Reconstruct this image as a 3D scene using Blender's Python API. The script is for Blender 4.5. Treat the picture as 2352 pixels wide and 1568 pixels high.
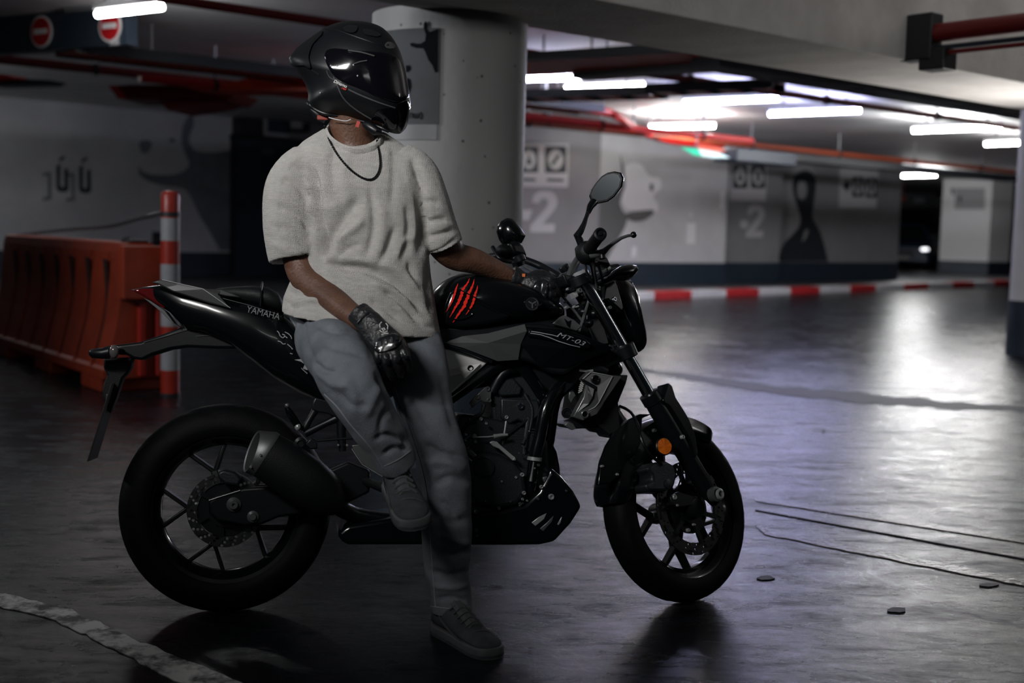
import bpy, bmesh, math, random
import numpy as np
from mathutils import Vector as V, Matrix, noise

for _o in list(bpy.data.objects): bpy.data.objects.remove(_o)
SC = bpy.context.scene
COL = SC.collection
PI = math.pi
random.seed(7)

# ------------------------------------------------------------------ camera
F = 2800.0                     # focal length in pixels of the 2352 x 1568 frame
CX, CY = 1176.0, 784.0
CAM = V((0, 0, 1.165))
PITCH = math.atan(254 / F)
ROLL = math.radians(1.5)
cd = bpy.data.cameras.new('camera')
cam = bpy.data.objects.new('camera', cd); COL.objects.link(cam)
cd.sensor_width = 36.0
cd.lens = F * 36.0 / 2352.0
cd.clip_start = 0.05; cd.clip_end = 200
_R = Matrix.Rotation(PI / 2 - PITCH, 3, 'X') @ Matrix.Rotation(ROLL, 3, 'Z')
cam.matrix_world = Matrix.Translation(CAM) @ _R.to_4x4()
cd.dof.use_dof = True
cd.dof.focus_distance = 3.72
cd.dof.aperture_fstop = 2.0
SC.camera = cam

# ------------------------------------------------------------------ view, world, large lights
SC.view_settings.view_transform = 'Standard'
SC.view_settings.look = 'None'
SC.view_settings.gamma = 1.0
SC.view_settings.exposure = 0.0
SC.view_settings.use_curve_mapping = False
W = bpy.data.worlds.new('world'); SC.world = W; W.use_nodes = True
W.node_tree.nodes['Background'].inputs[0].default_value = (0.03, 0.07, 0.11, 1)
W.node_tree.nodes['Background'].inputs[1].default_value = 0.06

def area_light(name, loc, target, sx, sy, power, color, spread=180):
    ld = bpy.data.lights.new(name, 'AREA'); ld.shape = 'RECTANGLE'; ld.size = sx; ld.size_y = sy
    ld.energy = power; ld.color = color; ld.spread = math.radians(spread)
    o = bpy.data.objects.new(name, ld); COL.objects.link(o)
    o.location = loc
    o.rotation_euler = (V(target) - V(loc)).to_track_quat('-Z', 'Y').to_euler()
    return o
KEY = area_light('assumed_key_light', (-1.65, 0.75, 2.50), (-0.35, 3.65, 1.50), 1.1, 0.3, 8.8, (1.0, 0.98, 0.96), 52)  # assumed unseen key light, its spread narrowed onto the rider's torso
SIDE = area_light('added_side_light', (-5.4, 4.4, 2.8), (-0.8, 6.5, 1.5), 1.0, 0.2, 36, (0.95, 0.97, 1.0), 85)  # unseen light added to brighten the column's left side and the barrier

UPL = area_light('added_soffit_fill', (4.5, 9.3, 0.6), (3.4, 8.3, 2.2), 0.4, 0.3, 16, (1.0, 0.96, 0.92), 72)  # unseen light added to brighten the beam's soffit

# ------------------------------------------------------------------ projection helpers
def ray(px, py):
    d = _R @ V(((px - CX) / F, -(py - CY) / F, -1.0))
    return d
def U(px, py, y):              # point seen at a pixel on the vertical plane world-Y = y
    d = ray(px, py); return CAM + d * (y / d.y)
def UZ(px, py, z):             # point seen at a pixel on the level plane world-Z = z
    d = ray(px, py); return CAM + d * ((z - CAM.z) / d.z)
def UP(px, py, p0, n):         # ... on the plane through p0 with normal n
    d = ray(px, py); return CAM + d * ((V(p0) - CAM).dot(n) / d.dot(n))
RD = V((0.766, 0.643, 0)).normalized()     # the garage's two directions
LD = V((-0.643, 0.766, 0)).normalized()
ZD = V((0, 0, 1))

# ------------------------------------------------------------------ materials
MATS = {}
def mat(name, color=(0.5, 0.5, 0.5), rough=0.5, metal=0.0, coat=0.0, bump=0.0, bscale=60.0, var=0.0, vscale=5.0,
        emit=None, estr=0.0, spec=0.5, rvar=0.0, trans=0.0):
    if name in MATS: return MATS[name]
    m = bpy.data.materials.new(name); m.use_nodes = True
    nt = m.node_tree; b = nt.nodes['Principled BSDF']
    b.inputs['Base Color'].default_value = (*color, 1)
    b.inputs['Roughness'].default_value = rough
    b.inputs['Metallic'].default_value = metal
    b.inputs['Coat Weight'].default_value = coat
    b.inputs['Coat Roughness'].default_value = 0.08
    b.inputs['Specular IOR Level'].default_value = spec
    b.inputs['Transmission Weight'].default_value = trans
    if emit:
        b.inputs['Emission Color'].default_value = (*emit, 1); b.inputs['Emission Strength'].default_value = estr
    if var or bump or rvar:
        tc = nt.nodes.new('ShaderNodeTexCoord')
    if var:
        n = nt.nodes.new('ShaderNodeTexNoise'); n.inputs['Scale'].default_value = vscale; n.inputs['Detail'].default_value = 6
        n.inputs['Roughness'].default_value = 0.62
        nt.links.new(tc.outputs['Object'], n.inputs['Vector'])
        mx = nt.nodes.new('ShaderNodeMix'); mx.data_type = 'RGBA'
        mx.inputs[6].default_value = (*[c * (1 - var) for c in color], 1)
        mx.inputs[7].default_value = (*[min(1, c * (1 + var)) for c in color], 1)
        cr = nt.nodes.new('ShaderNodeMapRange'); cr.inputs[1].default_value = 0.35; cr.inputs[2].default_value = 0.65
        nt.links.new(n.outputs['Fac'], cr.inputs[0]); nt.links.new(cr.outputs[0], mx.inputs[0])
        nt.links.new(mx.outputs[2], b.inputs['Base Color'])
    if rvar:
        n2 = nt.nodes.new('ShaderNodeTexNoise'); n2.inputs['Scale'].default_value = vscale * 2.3; n2.inputs['Detail'].default_value = 8
        nt.links.new(tc.outputs['Object'], n2.inputs['Vector'])
        mr = nt.nodes.new('ShaderNodeMapRange'); mr.inputs[1].default_value = 0.3; mr.inputs[2].default_value = 0.7
        mr.inputs[3].default_value = max(0.02, rough - rvar); mr.inputs[4].default_value = min(1, rough + rvar)
        nt.links.new(n2.outputs['Fac'], mr.inputs[0]); nt.links.new(mr.outputs[0], b.inputs['Roughness'])
    if bump:
        n3 = nt.nodes.new('ShaderNodeTexNoise'); n3.inputs['Scale'].default_value = bscale; n3.inputs['Detail'].default_value = 5
        nt.links.new(tc.outputs['Object'], n3.inputs['Vector'])
        bp = nt.nodes.new('ShaderNodeBump'); bp.inputs['Strength'].default_value = bump; bp.inputs['Distance'].default_value = 0.01
        nt.links.new(n3.outputs['Fac'], bp.inputs['Height']); nt.links.new(bp.outputs[0], b.inputs['Normal'])
    MATS[name] = m
    return m

# ------------------------------------------------------------------ object helpers
def tag(o, label=None, cat=None, group=None, kind=None):
    if label: o['label'] = label
    if cat: o['category'] = cat
    if group: o['group'] = group
    if kind: o['kind'] = kind
    return o
def empty(name, loc=(0, 0, 0), label=None, cat=None, group=None):
    o = bpy.data.objects.new(name, None); COL.objects.link(o); o.location = loc; o.empty_display_size = 0.1
    return tag(o, label, cat, group)

class MB:
    """collects shapes into one mesh"""
    def __init__(s): s.v = []; s.f = []
    def add(s, vs, fs):
        n = len(s.v); s.v += [V(p) for p in vs]; s.f += [[i + n for i in f] for f in fs]; return s
    def box(s, c, size, ax=None):
        c = V(c); ax = ax or (V((1, 0, 0)), V((0, 1, 0)), V((0, 0, 1)))
        h = [V(a).normalized() * (q / 2) for a, q in zip(ax, size)]
        vs = [c + h[0] * i + h[1] * j + h[2] * k for i in (-1, 1) for j in (-1, 1) for k in (-1, 1)]
        return s.add(vs, [(0, 1, 3, 2), (4, 6, 7, 5), (0, 4, 5, 1), (2, 3, 7, 6), (0, 2, 6, 4), (1, 5, 7, 3)])
    def beam(s, a, b, w, h, up=(0, 0, 1)):
        a, b = V(a), V(b); d = (b - a); L = d.length; d.normalize(); up = V(up)
        sd = d.cross(up).normalized(); u = sd.cross(d)
        return s.box((a + b) / 2, (L, w, h), (d, sd, u))
    def loft(s, rings, cap=True, closed=True):
        n = len(rings[0]); base = len(s.v)
        for r in rings: s.v += [V(p) for p in r]
        for i in range(len(rings) - 1):
            for j in range(n if closed else n - 1):
                a = base + i * n + j; b = base + i * n + (j + 1) % n
                s.f.append([a, b, b + n, a + n])
        if cap and closed:
            s.f.append([base + j for j in range(n)][::-1]); e = base + (len(rings) - 1) * n
            s.f.append([e + j for j in range(n)])
        return s
    def tube(s, pts, r, seg=12, cap=True, flat=None, up=None):
        """tube along points; r number or list; flat=(a,b) section scale"""
        pts = [V(p) for p in pts]; rs = r if isinstance(r, (list, tuple)) else [r] * len(pts)
        ref = None; rings = []
        for i, p in enumerate(pts):
            t = (pts[min(i + 1, len(pts) - 1)] - pts[max(i - 1, 0)])
            t = t.normalized() if t.length > 1e-9 else V((0, 0, 1))
            if ref is None:
                ref = V(up) if up else (V((0, 0, 1)) if abs(t.z) < 0.9 else V((1, 0, 0)))
            a = (ref - t * ref.dot(t)).normalized(); b = t.cross(a); ref = a
            fa, fb = flat if flat else (1, 1)
            rr = rs[i]
            if isinstance(rr, (tuple, list)): ra, rb = rr
            else: ra, rb = rr * fa, rr * fb
            rings.append([p + a * (math.cos(k * 2 * PI / seg) * ra) + b * (math.sin(k * 2 * PI / seg) * rb) for k in range(seg)])
        return s.loft(rings, cap)
    def ball(s, c, r, seg=12, rings=8):
        c = V(c); r = (r, r, r) if not isinstance(r, (tuple, list)) else r
        rg = []
        for i in range(1, rings):
            t = PI * i / rings
            rg.append([c + V((math.sin(t) * math.cos(k * 2 * PI / seg) * r[0], math.sin(t) * math.sin(k * 2 * PI / seg) * r[1], math.cos(t) * r[2])) for k in range(seg)])
        return s.loft(rg)
    def lathe(s, prof, c, axis, seg=32, closed=False):
        """prof: (radius, height along axis)"""
        c = V(c); ax = V(axis).normalized()
        ref = V((0, 0, 1)) if abs(ax.z) < 0.9 else V((1, 0, 0))
        a = (ref - ax * ref.dot(ax)).normalized(); b = ax.cross(a)
        rings = [[c + ax * h + a * (math.cos(k * 2 * PI / seg) * r) + b * (math.sin(k * 2 * PI / seg) * r) for k in range(seg)] for r, h in prof]
        if closed: rings.append(rings[0]); return s.loft(rings, cap=False)
        return s.loft(rings)
    def prism(s, poly, off):
        """poly: list of 3D points, extruded by vector off"""
        off = V(off); n = len(poly)
        vs = [V(p) for p in poly] + [V(p) + off for p in poly]
        return s.add(vs, [list(range(n))[::-1], [i + n for i in range(n)]] + [[j, (j + 1) % n, (j + 1) % n + n, j + n] for j in range(n)])
    def build(s, name, material, parent=None, smooth=True, bevel=0, bseg=2, sub=0, fix=True, angle=35, tri=False):
        me = bpy.data.meshes.new(name); me.from_pydata([tuple(p) for p in s.v], [], s.f); me.update()
        if fix:
            bm = bmesh.new(); bm.from_mesh(me)
            if tri: bmesh.ops.triangulate(bm, faces=[f for f in bm.faces if len(f.verts) > 4])
            bmesh.ops.recalc_face_normals(bm, faces=bm.faces); bm.to_mesh(me); bm.free()
        if material: me.materials.append(material)
        o = bpy.data.objects.new(name, me); COL.objects.link(o)
        if parent: o.parent = parent
        if smooth: shade(o, angle)
        if bevel:
            md = o.modifiers.new('bevel', 'BEVEL'); md.width = bevel; md.segments = bseg; md.limit_method = 'ANGLE'; md.angle_limit = math.radians(30)
            md.harden_normals = False
        if sub:
            md = o.modifiers.new('sub', 'SUBSURF'); md.levels = sub; md.render_levels = sub
        return o
def shade(o, angle=35):
    me = o.data
    me.polygons.foreach_set('use_smooth', [True] * len(me.polygons))
    if angle < 180:
        try: me.set_sharp_from_angle(angle=math.radians(angle))
        except Exception: pass
def text_mesh(name, txt, size, origin, xdir, ydir, material, parent=None, extrude=0.0008, align='LEFT', shear=0.0, sx=1.0):
    cu = bpy.data.curves.new(name, 'FONT'); cu.body = txt; cu.size = size; cu.extrude = extrude; cu.align_x = align; cu.shear = shear
    t = bpy.data.objects.new(name, cu); COL.objects.link(t)
    bpy.context.view_layer.update()
    me = bpy.data.meshes.new_from_object(t.evaluated_get(bpy.context.evaluated_depsgraph_get()))
    bpy.data.objects.remove(t)
    x = V(xdir).normalized(); y = V(ydir); y = (y - x * y.dot(x)).normalized(); z = x.cross(y)
    M = Matrix((x * sx, y, z)).transposed().to_4x4(); M.translation = V(origin)
    me.transform(M); me.materials.clear(); me.materials.append(material)
    o = bpy.data.objects.new(name, me); COL.objects.link(o)
    if parent: o.parent = parent
    return o
def smooth_path(pts, n=6):
    """Catmull-Rom through points of any dimension"""
    P = [np.array(p, float) for p in pts]; out = []
    P = [2 * P[0] - P[1]] + P + [2 * P[-1] - P[-2]]
    for i in range(1, len(P) - 2):
        for k in range(n):
            t = k / n
            out.append(0.5 * ((2 * P[i]) + (-P[i - 1] + P[i + 1]) * t + (2 * P[i - 1] - 5 * P[i] + 4 * P[i + 1] - P[i + 2]) * t * t + (-P[i - 1] + 3 * P[i] - 3 * P[i + 1] + P[i + 2]) * t ** 3))
    out.append(P[-2]); return [tuple(o) for o in out]
# ================================================================== THE GARAGE
CEIL = 3.2
# ---- floor: worn, sealed concrete with patchy gloss
def floor_material():
    m = bpy.data.materials.new('sealed_concrete_floor'); m.use_nodes = True; nt = m.node_tree; L = nt.links
    b = nt.nodes['Principled BSDF']; tc = nt.nodes.new('ShaderNodeTexCoord')
    mp = nt.nodes.new('ShaderNodeMapping'); mp.inputs['Rotation'].default_value[2] = math.radians(-12); mp.inputs['Scale'].default_value = (0.55, 1.2, 1.0)
    L.new(tc.outputs['Object'], mp.inputs[0])
    def nz(scale, detail, rough=0.6, dist=0.0, src=mp):
        n = nt.nodes.new('ShaderNodeTexNoise'); n.inputs['Scale'].default_value = scale; n.inputs['Detail'].default_value = detail
        n.inputs['Roughness'].default_value = rough; n.inputs['Distortion'].default_value = dist; L.new(src.outputs[0], n.inputs['Vector']); return n
    def rng(src, a, b_, c, d):
        r = nt.nodes.new('ShaderNodeMapRange'); r.inputs[1].default_value = a; r.inputs[2].default_value = b_
        r.inputs[3].default_value = c; r.inputs[4].default_value = d; L.new(src, r.inputs[0]); return r
    big = nz(1.3, 8, 0.65, 0.5); fine = nz(34, 9, 0.75, 0.2); mid = nz(6.0, 12, 0.70, 0.25)
    mx = nt.nodes.new('ShaderNodeMix'); mx.data_type = 'RGBA'
    mx.inputs[6].default_value = (0.004, 0.005, 0.007, 1); mx.inputs[7].default_value = (0.013, 0.015, 0.019, 1)
    L.new(rng(mid.outputs['Fac'], 0.35, 0.66, 0, 1).outputs[0], mx.inputs[0])
    L.new(mx.outputs[2], b.inputs['Base Color'])
    r1 = rng(big.outputs['Fac'], 0.36, 0.64, 0.13, 0.22); r2 = rng(mid.outputs['Fac'], 0.36, 0.66, -0.04, 0.20)
    ad = nt.nodes.new('ShaderNodeMath'); ad.operation = 'ADD'; L.new(r1.outputs[0], ad.inputs[0]); L.new(r2.outputs[0], ad.inputs[1])
    L.new(ad.outputs[0], b.inputs['Roughness'])
    mid2 = nz(17, 12, 0.78, 0.3)
    mm = nt.nodes.new('ShaderNodeMath'); mm.operation = 'MULTIPLY_ADD'; mm.inputs[1].default_value = 0.55; L.new(mid.outputs['Fac'], mm.inputs[0])
    mm2 = nt.nodes.new('ShaderNodeMath'); mm2.operation = 'MULTIPLY'; mm2.inputs[1].default_value = 0.45; L.new(mid2.outputs['Fac'], mm2.inputs[0]); L.new(mm2.outputs[0], mm.inputs[2])
    sp = rng(mm.outputs[0], 0.38, 0.61, 0.38, 0.03); L.new(sp.outputs[0], b.inputs['Specular IOR Level'])
    bp = nt.nodes.new('ShaderNodeBump'); bp.inputs['Strength'].default_value = 0.45; bp.inputs['Distance'].default_value = 0.0035
    L.new(fine.outputs['Fac'], bp.inputs['Height'])
    b2 = nt.nodes.new('ShaderNodeBump'); b2.inputs['Strength'].default_value = 0.13; b2.inputs['Distance'].default_value = 0.008
    L.new(mid.outputs['Fac'], b2.inputs['Height']); L.new(bp.outputs[0], b2.inputs['Normal']); L.new(b2.outputs[0], b.inputs['Normal'])
    return m
FLOOR_M = floor_material()
fl = MB().box((4, 24, -0.05), (90, 70, 0.1)).build('floor', FLOOR_M, smooth=False); fl['kind'] = 'structure'
WHITE_M = mat('painted_ceiling', (0.85, 0.85, 0.86), 0.7, var=0.12, vscale=0.7, bump=0.3, bscale=9)
CONC_M = mat('bare_concrete', (0.55, 0.53, 0.51), 0.8, var=0.16, vscale=2.0, bump=0.5, bscale=40)
WALL_M = mat('white_painted_wall', (0.66, 0.66, 0.66), 0.6, var=0.08, vscale=1.2, bump=0.2, bscale=12)
GREY_M = mat('grey_painted_wall', (0.27, 0.27, 0.275), 0.6, var=0.08, vscale=1.2, bump=0.2, bscale=12)
NAVY_M = mat('navy_dado_paint', (0.018, 0.030, 0.046), 0.5, var=0.12, vscale=2)
BLACK_M = mat('matt_black_paint', (0.012, 0.014, 0.018), 0.55)
RED_M = mat('red_gloss_paint', (0.65, 0.015, 0.015), 0.4)
REDO_M = mat('orange_red_paint', (0.85, 0.07, 0.02), 0.45)
DRED_M = mat('dark_red_paint', (0.16, 0.008, 0.008), 0.45)
LIGHTP_M = mat('pale_grey_paint', (0.42, 0.42, 0.43), 0.6)
MIDP_M = mat('mid_grey_paint', (0.10, 0.11, 0.125), 0.6)
STEEL_M = mat('galvanised_steel', (0.28, 0.29, 0.30), 0.45, metal=0.6)
TUBE_W = mat('fluorescent_white', (1, 1, 1), 0.5, emit=(1.0, 0.98, 0.95), estr=100)
TUBE_V = mat('fluorescent_violet_white', (1, 1, 1), 0.5, emit=(0.60, 0.61, 1.0), estr=115)

ce = MB().box((4, 24, CEIL + 0.1), (90, 70, 0.2)).build('ceiling', WHITE_M, smooth=False); ce['kind'] = 'structure'
# raised parking slab behind the painted kerb
def curb_pt(px, py): return UZ(px, py, 0)
k0 = UZ(1430, 692, 0); k1 = UZ(2325, 656, 0)
kd = (k1 - k0); kd.z = 0; kd.normalize(); kn = V((-kd.y, kd.x, 0))
SLAB_M = mat('grey_slab_concrete', (0.055, 0.058, 0.064), 0.5, var=0.2, vscale=1.5)
a = k0 - kd * 12 + kn * 0.32; b = k0 + kd * 34 + kn * 0.32
sl = MB().prism([a, b, b + kn * 40, a + kn * 40], (0, 0, 0.147)).build('trim_slab', SLAB_M, smooth=False); sl['kind'] = 'structure'
CREAM = mat('kerb_white_paint', (0.60, 0.60, 0.62), 0.5, var=0.1, vscale=8); KRED = mat('kerb_red_paint', (0.42, 0.02, 0.025), 0.5, var=0.12, vscale=8)
# kerb: painted blocks end to end, each a thing
xs = [1330, 1505, 1590, 1670, 1745, 1818, 1885, 1955, 2014, 2078, 2135, 2190, 2240, 2285, 2330, 2375, 2420]
def kerb_t(px): 
    # where the pixel column crosses the kerb's foot line
    p = UZ(px, 692 + (px - 1430) * (656 - 692) / 895.0, 0); return (p - k0).dot(kd)
for i in range(len(xs) - 1):
    t0, t1 = kerb_t(xs[i]), kerb_t(xs[i + 1]); red = i % 2 == 1
    c = k0 + kd * ((t0 + t1) / 2) + kn * 0.16 + V((0, 0, 0.075))
    o = MB().box(c, (t1 - t0 - 0.01, 0.3, 0.15), (kd, kn, ZD)).build('kerb_block', KRED if red else CREAM, bevel=0.015)
    order = ['first', 'second', 'third', 'fourth', 'fifth', 'sixth', 'seventh', 'eighth'][i // 2]
    tag(o, f"{'red' if red else 'white'} painted kerb block, {order} {'red' if red else 'white'} one counted from the motorcycle's front fork", 'kerb', 'red and white painted kerb blocks')
for i, (pa, pb) in enumerate(((2262, 2310), (2310, 2340))):
    A = UZ(pa, 628, 0.15); B = UZ(pb, 626, 0.15)
    o = MB().beam(A + V((0, 0, .08)), B + V((0, 0, .08)), 0.25, 0.16).build('kerb_block', KRED if i else CREAM, bevel=0.015)
    tag(o, ('red' if i else 'white') + ' kerb block on the raised slab beside the bright white pillar', 'kerb', 'kerb blocks beyond the white pillar')

# ---- walls, each with its navy dado
def wall(name, p, q, z0, z1, m, dz=0.45, thick=0.3, back=None, dado=True):
    p, q = V((p[0], p[1], 0)), V((q[0], q[1], 0)); d = (q - p).normalized(); n = V((-d.y, d.x, 0))
    if n.y < 0: n = -n
    w = MB().prism([p + V((0, 0, z0)), q + V((0, 0, z0)), q + n * thick + V((0, 0, z0)), p + n * thick + V((0, 0, z0))], (0, 0, z1 - z0)).build(name, m, smooth=False)
    w['kind'] = 'structure'
    if dado:
        e = 0.012
        MB().prism([p - n * e - d * e + V((0, 0, z0)), q - n * e + d * e + V((0, 0, z0)), q + n * thick + d * e + V((0, 0, z0)), p + n * thick - d * e + V((0, 0, z0))], (0, 0, dz)).build('dado_band', NAVY_M, w, smooth=False)
    return w
# wall A (bright, bull mural) and its grey pier; wall B (grey, person mural)
A0, A1 = UZ(1430, 655, 0.15), UZ(1660, 654.5, 0.15)
dA = RD
A1 = A0 + dA * 3.05
AL = A0 - dA * 0.95                    # edge between the pier and wall A at px 1355
wallA = wall('wall_far_centre', (AL.x, AL.y), (A1.x, A1.y), 0.15, CEIL, WALL_M)
P1 = AL - LD * 0.25; P0 = P1 - dA * 3.6
pierA = wall('wall_far_pier', (P0.x, P0.y), (P1.x, P1.y), 0.15, CEIL, GREY_M, thick=0.5)
B0 = UZ(1660, 647, 0.15); B1 = UZ(2016, 636, 0.15)
B1 = B0 + RD * 6.9
wallB = wall('wall_far_right', ((B0 - RD * 1.5).x, (B0 - RD * 1.5).y), (B1.x, B1.y), 0.15, CEIL, GREY_M)
PP0 = UZ(1660, 648, 0.15) - LD * 0.35; PP1 = UP(1787, 640, PP0, V((RD.y, -RD.x, 0)))
pierB = wall('wall_right_pier', ((PP0 - RD * .4).x, (PP0 - RD * .4).y), (PP1.x, PP1.y), 0.15, CEIL, GREY_M, thick=0.35)
# white pillar with a side face, far right
W0 = UZ(2155, 627, 0.15)
W1 = W0 + V((0.90, -0.43, 0)).normalized() * 1.50
W2 = W1 + V((0.80, 0.60, 0)).normalized() * 1.2
wp = MB().prism([W0, W1, W2, W0 + (W2 - W1)], (0, 0, CEIL - 0.15)).build('wall_white_pillar', mat('bright_white_wall', (0.92, 0.92, 0.92), 0.6), smooth=False); wp['kind'] = 'structure'
e = 0.02; cc = (W0 + W2) / 2
MB().prism([cc + (p - cc) * 1.02 for p in (W0, W1, W2, W0 + (W2 - W1))], (0, 0, 0.42)).build('dado_band', NAVY_M, wp, smooth=False)
# dark back walls closing the place
q = wall('wall_back', (2, 60), (60, 50), 0.0, CEIL, GREY_M, dz=0.6)
q = wall('wall_back_right', (UZ(2275, 622, 0.15).x, UZ(2275, 622, 0.15).y), (UZ(2275, 622, 0.15).x + 14, UZ(2275, 622, 0.15).y + 3), 0.15, CEIL, GREY_M)
# left wall with the grey bull, and the dark metal door beside it
Lp = UZ(531, 633, 0.15); L0 = Lp - RD * 9.5
wallL = wall('wall_left', (L0.x, L0.y), (Lp.x, Lp.y), 0.0, CEIL, mat('dull_white_wall', (0.66, 0.67, 0.68), 0.7, var=0.08, vscale=1.2, bump=0.2, bscale=12), dz=0.60)
Ld = Lp + RD * 7.5
wallL2 = wall('wall_left_far', (Lp.x, Lp.y), (Ld.x, Ld.y), 0.0, CEIL, GREY_M, dz=0.60)
ex = P0 + (P0 - P1).normalized() * 0
wall('wall_far_link', (Ld.x, Ld.y), (P0.x, P0.y), 0.0, CEIL, GREY_M, dz=0.6)

# door with frame, window panel over it
dn = V((RD.y, -RD.x, 0))          # towards the camera
def on_left(px, py, off=0.0): return UP(px, py, Lp + dn * off, dn)
def flat_prism(pts, n, t): return MB().prism(pts, n * t)
dr = empty('door_1', on_left(600, 630, 0.05)); dr['kind'] = 'structure'
def lplate(name, x0, y0, x1, y1, m, off, t, parent=None, bevel=0):
    pts = [on_left(x0, y0, off), on_left(x1, y0, off), on_left(x1, y1, off), on_left(x0, y1, off)]
    # keep it rectangular: uprights plumb
    a, b = pts[3], pts[2]; h0 = pts[0].z - a.z
    pts = [V((a.x, a.y, a.z + h0)), V((b.x, b.y, a.z + h0)), V((b.x, b.y, a.z)), a]
    if parent:
        Mi = parent.matrix_world.inverted() if parent.matrix_world else Matrix()
        pts = [p - parent.location for p in pts]
    return MB().prism(pts, dn * -t).build(name, m, parent, smooth=False, bevel=bevel)
lplate('door_leaf', 540, 318, 690, 634, NAVY_M, 0.06, 0.05, dr)
lplate('door_frame', 532, 308, 540, 634, BLACK_M, 0.10, 0.09, dr)
lplate('door_frame', 532, 308, 700, 318, BLACK_M, 0.10, 0.09, dr)
lplate('door_handle', 548, 462, 562, 476, BLACK_M, 0.13, 0.07, dr)
lplate('door_plate', 602, 341, 630, 353, MIDP_M, 0.08, 0.02, dr)
# service boxes above the door
for (x0, y0, x1, y1, mm, lab) in ((553, 255, 600, 307, BLACK_M, 'black duct box standing above the metal door'),
                                  (612, 256, 664, 306, NAVY_M, 'navy square panel in a pale frame above the metal door'),
                                  (665, 262, 712, 300, BLACK_M, 'black box with a pale panel beside the rider\'s neck')):
    e_ = empty('service_box', on_left(x0, y1, 0.2), lab, 'box', 'service boxes above the door')
    lplate('box_body', x0, y0, x1, y1, mm, 0.34, 0.33, e_)
    if x0 != 553: lplate('box_frame', x0 + (-6 if x0 == 612 else 4), y0 + (8 if x0 > 650 else 0), x0 + (2 if x0 == 612 else 30), y1 - (6 if x0 > 650 else 0), LIGHTP_M, 0.37, 0.03, e_)
    if x0 == 612: lplate('box_frame', x0 - 6, y1 - 3, x1, y1 + 5, LIGHTP_M, 0.37, 0.03, e_)
o = lplate('lintel_beam', 545, 236, 700, 250, DRED_M, 0.45, 0.4)
tag(o, 'dark red metal channel running above the service boxes and door', 'metal channel')

# ---- murals and wall signs (paint a few millimetres proud of the wall)
def decal(name, pts, plane_p, n, m, parent=None, t=0.006, off=0.008, origin=None):
    P = [UP(x, y, plane_p + n * off, n) for x, y in pts]
    if parent is not None: P = [p - parent.location for p in P]
    return MB().prism(P, n * t).build(name, m, parent, smooth=False, tri=False)
mur = empty('bull_mural', on_left(430, 420, 0.02), 'faded grey bull head painted on the white wall behind the bollard', 'mural')
MUR_M = mat('faded_mural_grey', (0.20, 0.215, 0.25), 0.7, var=0.15, vscale=3)
decal('bull_body', smooth_path([(318, 380), (330, 395), (365, 402), (405, 400), (428, 388), (434, 372), (425, 352), (417, 330), (418, 300), (424, 280), (434, 267), (443, 268), (445, 285), (440, 300), (434, 318), (438, 333), (452, 347), (490, 350), (529, 345)], 4) + [(529, 575), (505, 575)] + smooth_path([(505, 575), (480, 530), (458, 495), (440, 455), (425, 436), (405, 430), (370, 425), (338, 415), (320, 400), (318, 380)], 4), Lp, dn, MUR_M, mur)
decal('bull_horn', smooth_path([(318, 330), (328, 322), (345, 324), (348, 335), (338, 350), (325, 350), (318, 330)], 4), Lp, dn, MUR_M, mur)
decal('bull_eye', smooth_path([(388, 320), (396, 317), (402, 322), (395, 329), (388, 320)], 3), Lp, dn, MUR_M, mur)
for i, (x, dy, mm) in enumerate(((98, 20, 1), (130, 0, 0), (152, 22, 1), (182, 3, 0))):
    gm = NAVY_M if mm == 0 else MUR_M
    g_ = decal('painted_letter', [(x, 380 + dy), (x + 8, 376 + dy), (x + 8, 425 + dy), (x + 14, 432 + dy), (x + 18, 425 + dy), (x + 18, 388 + dy), (x + 26, 386 + dy), (x + 27, 436 + dy), (x + 20, 441 + dy), (x + 5, 440 + dy), (x, 432 + dy)] if mm == 0 else
          [(x, 378 + dy), (x + 18, 374 + dy), (x + 20, 438 + dy), (x, 441 + dy), (x, 434 + dy), (x + 13, 431 + dy), (x + 12, 382 + dy), (x, 384 + dy)], Lp, dn, gm)
    if mm == 0:
        decal('letter_stroke', [(x + 4, 366 + dy), (x + 16, 357 + dy), (x + 19, 362 + dy), (x + 8, 371 + dy)], Lp, dn, gm, None).parent = g_
    tag(g_, ['pale grey painted letter, first of four on the wall above the orange barrier', 'navy painted letter between the two pale grey letters on the wall', 'pale grey painted letter between the two navy letters on the wall', 'navy painted letter closest to the bull mural'][i], 'painted letter', 'painted letters on the white wall')
pl = lplate('wall_plaque', 352, 532, 388, 575, BLACK_M, 0.05, 0.05)
tag(pl, 'small dark plaque low on the white wall beside the bollard', 'plaque')

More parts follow.
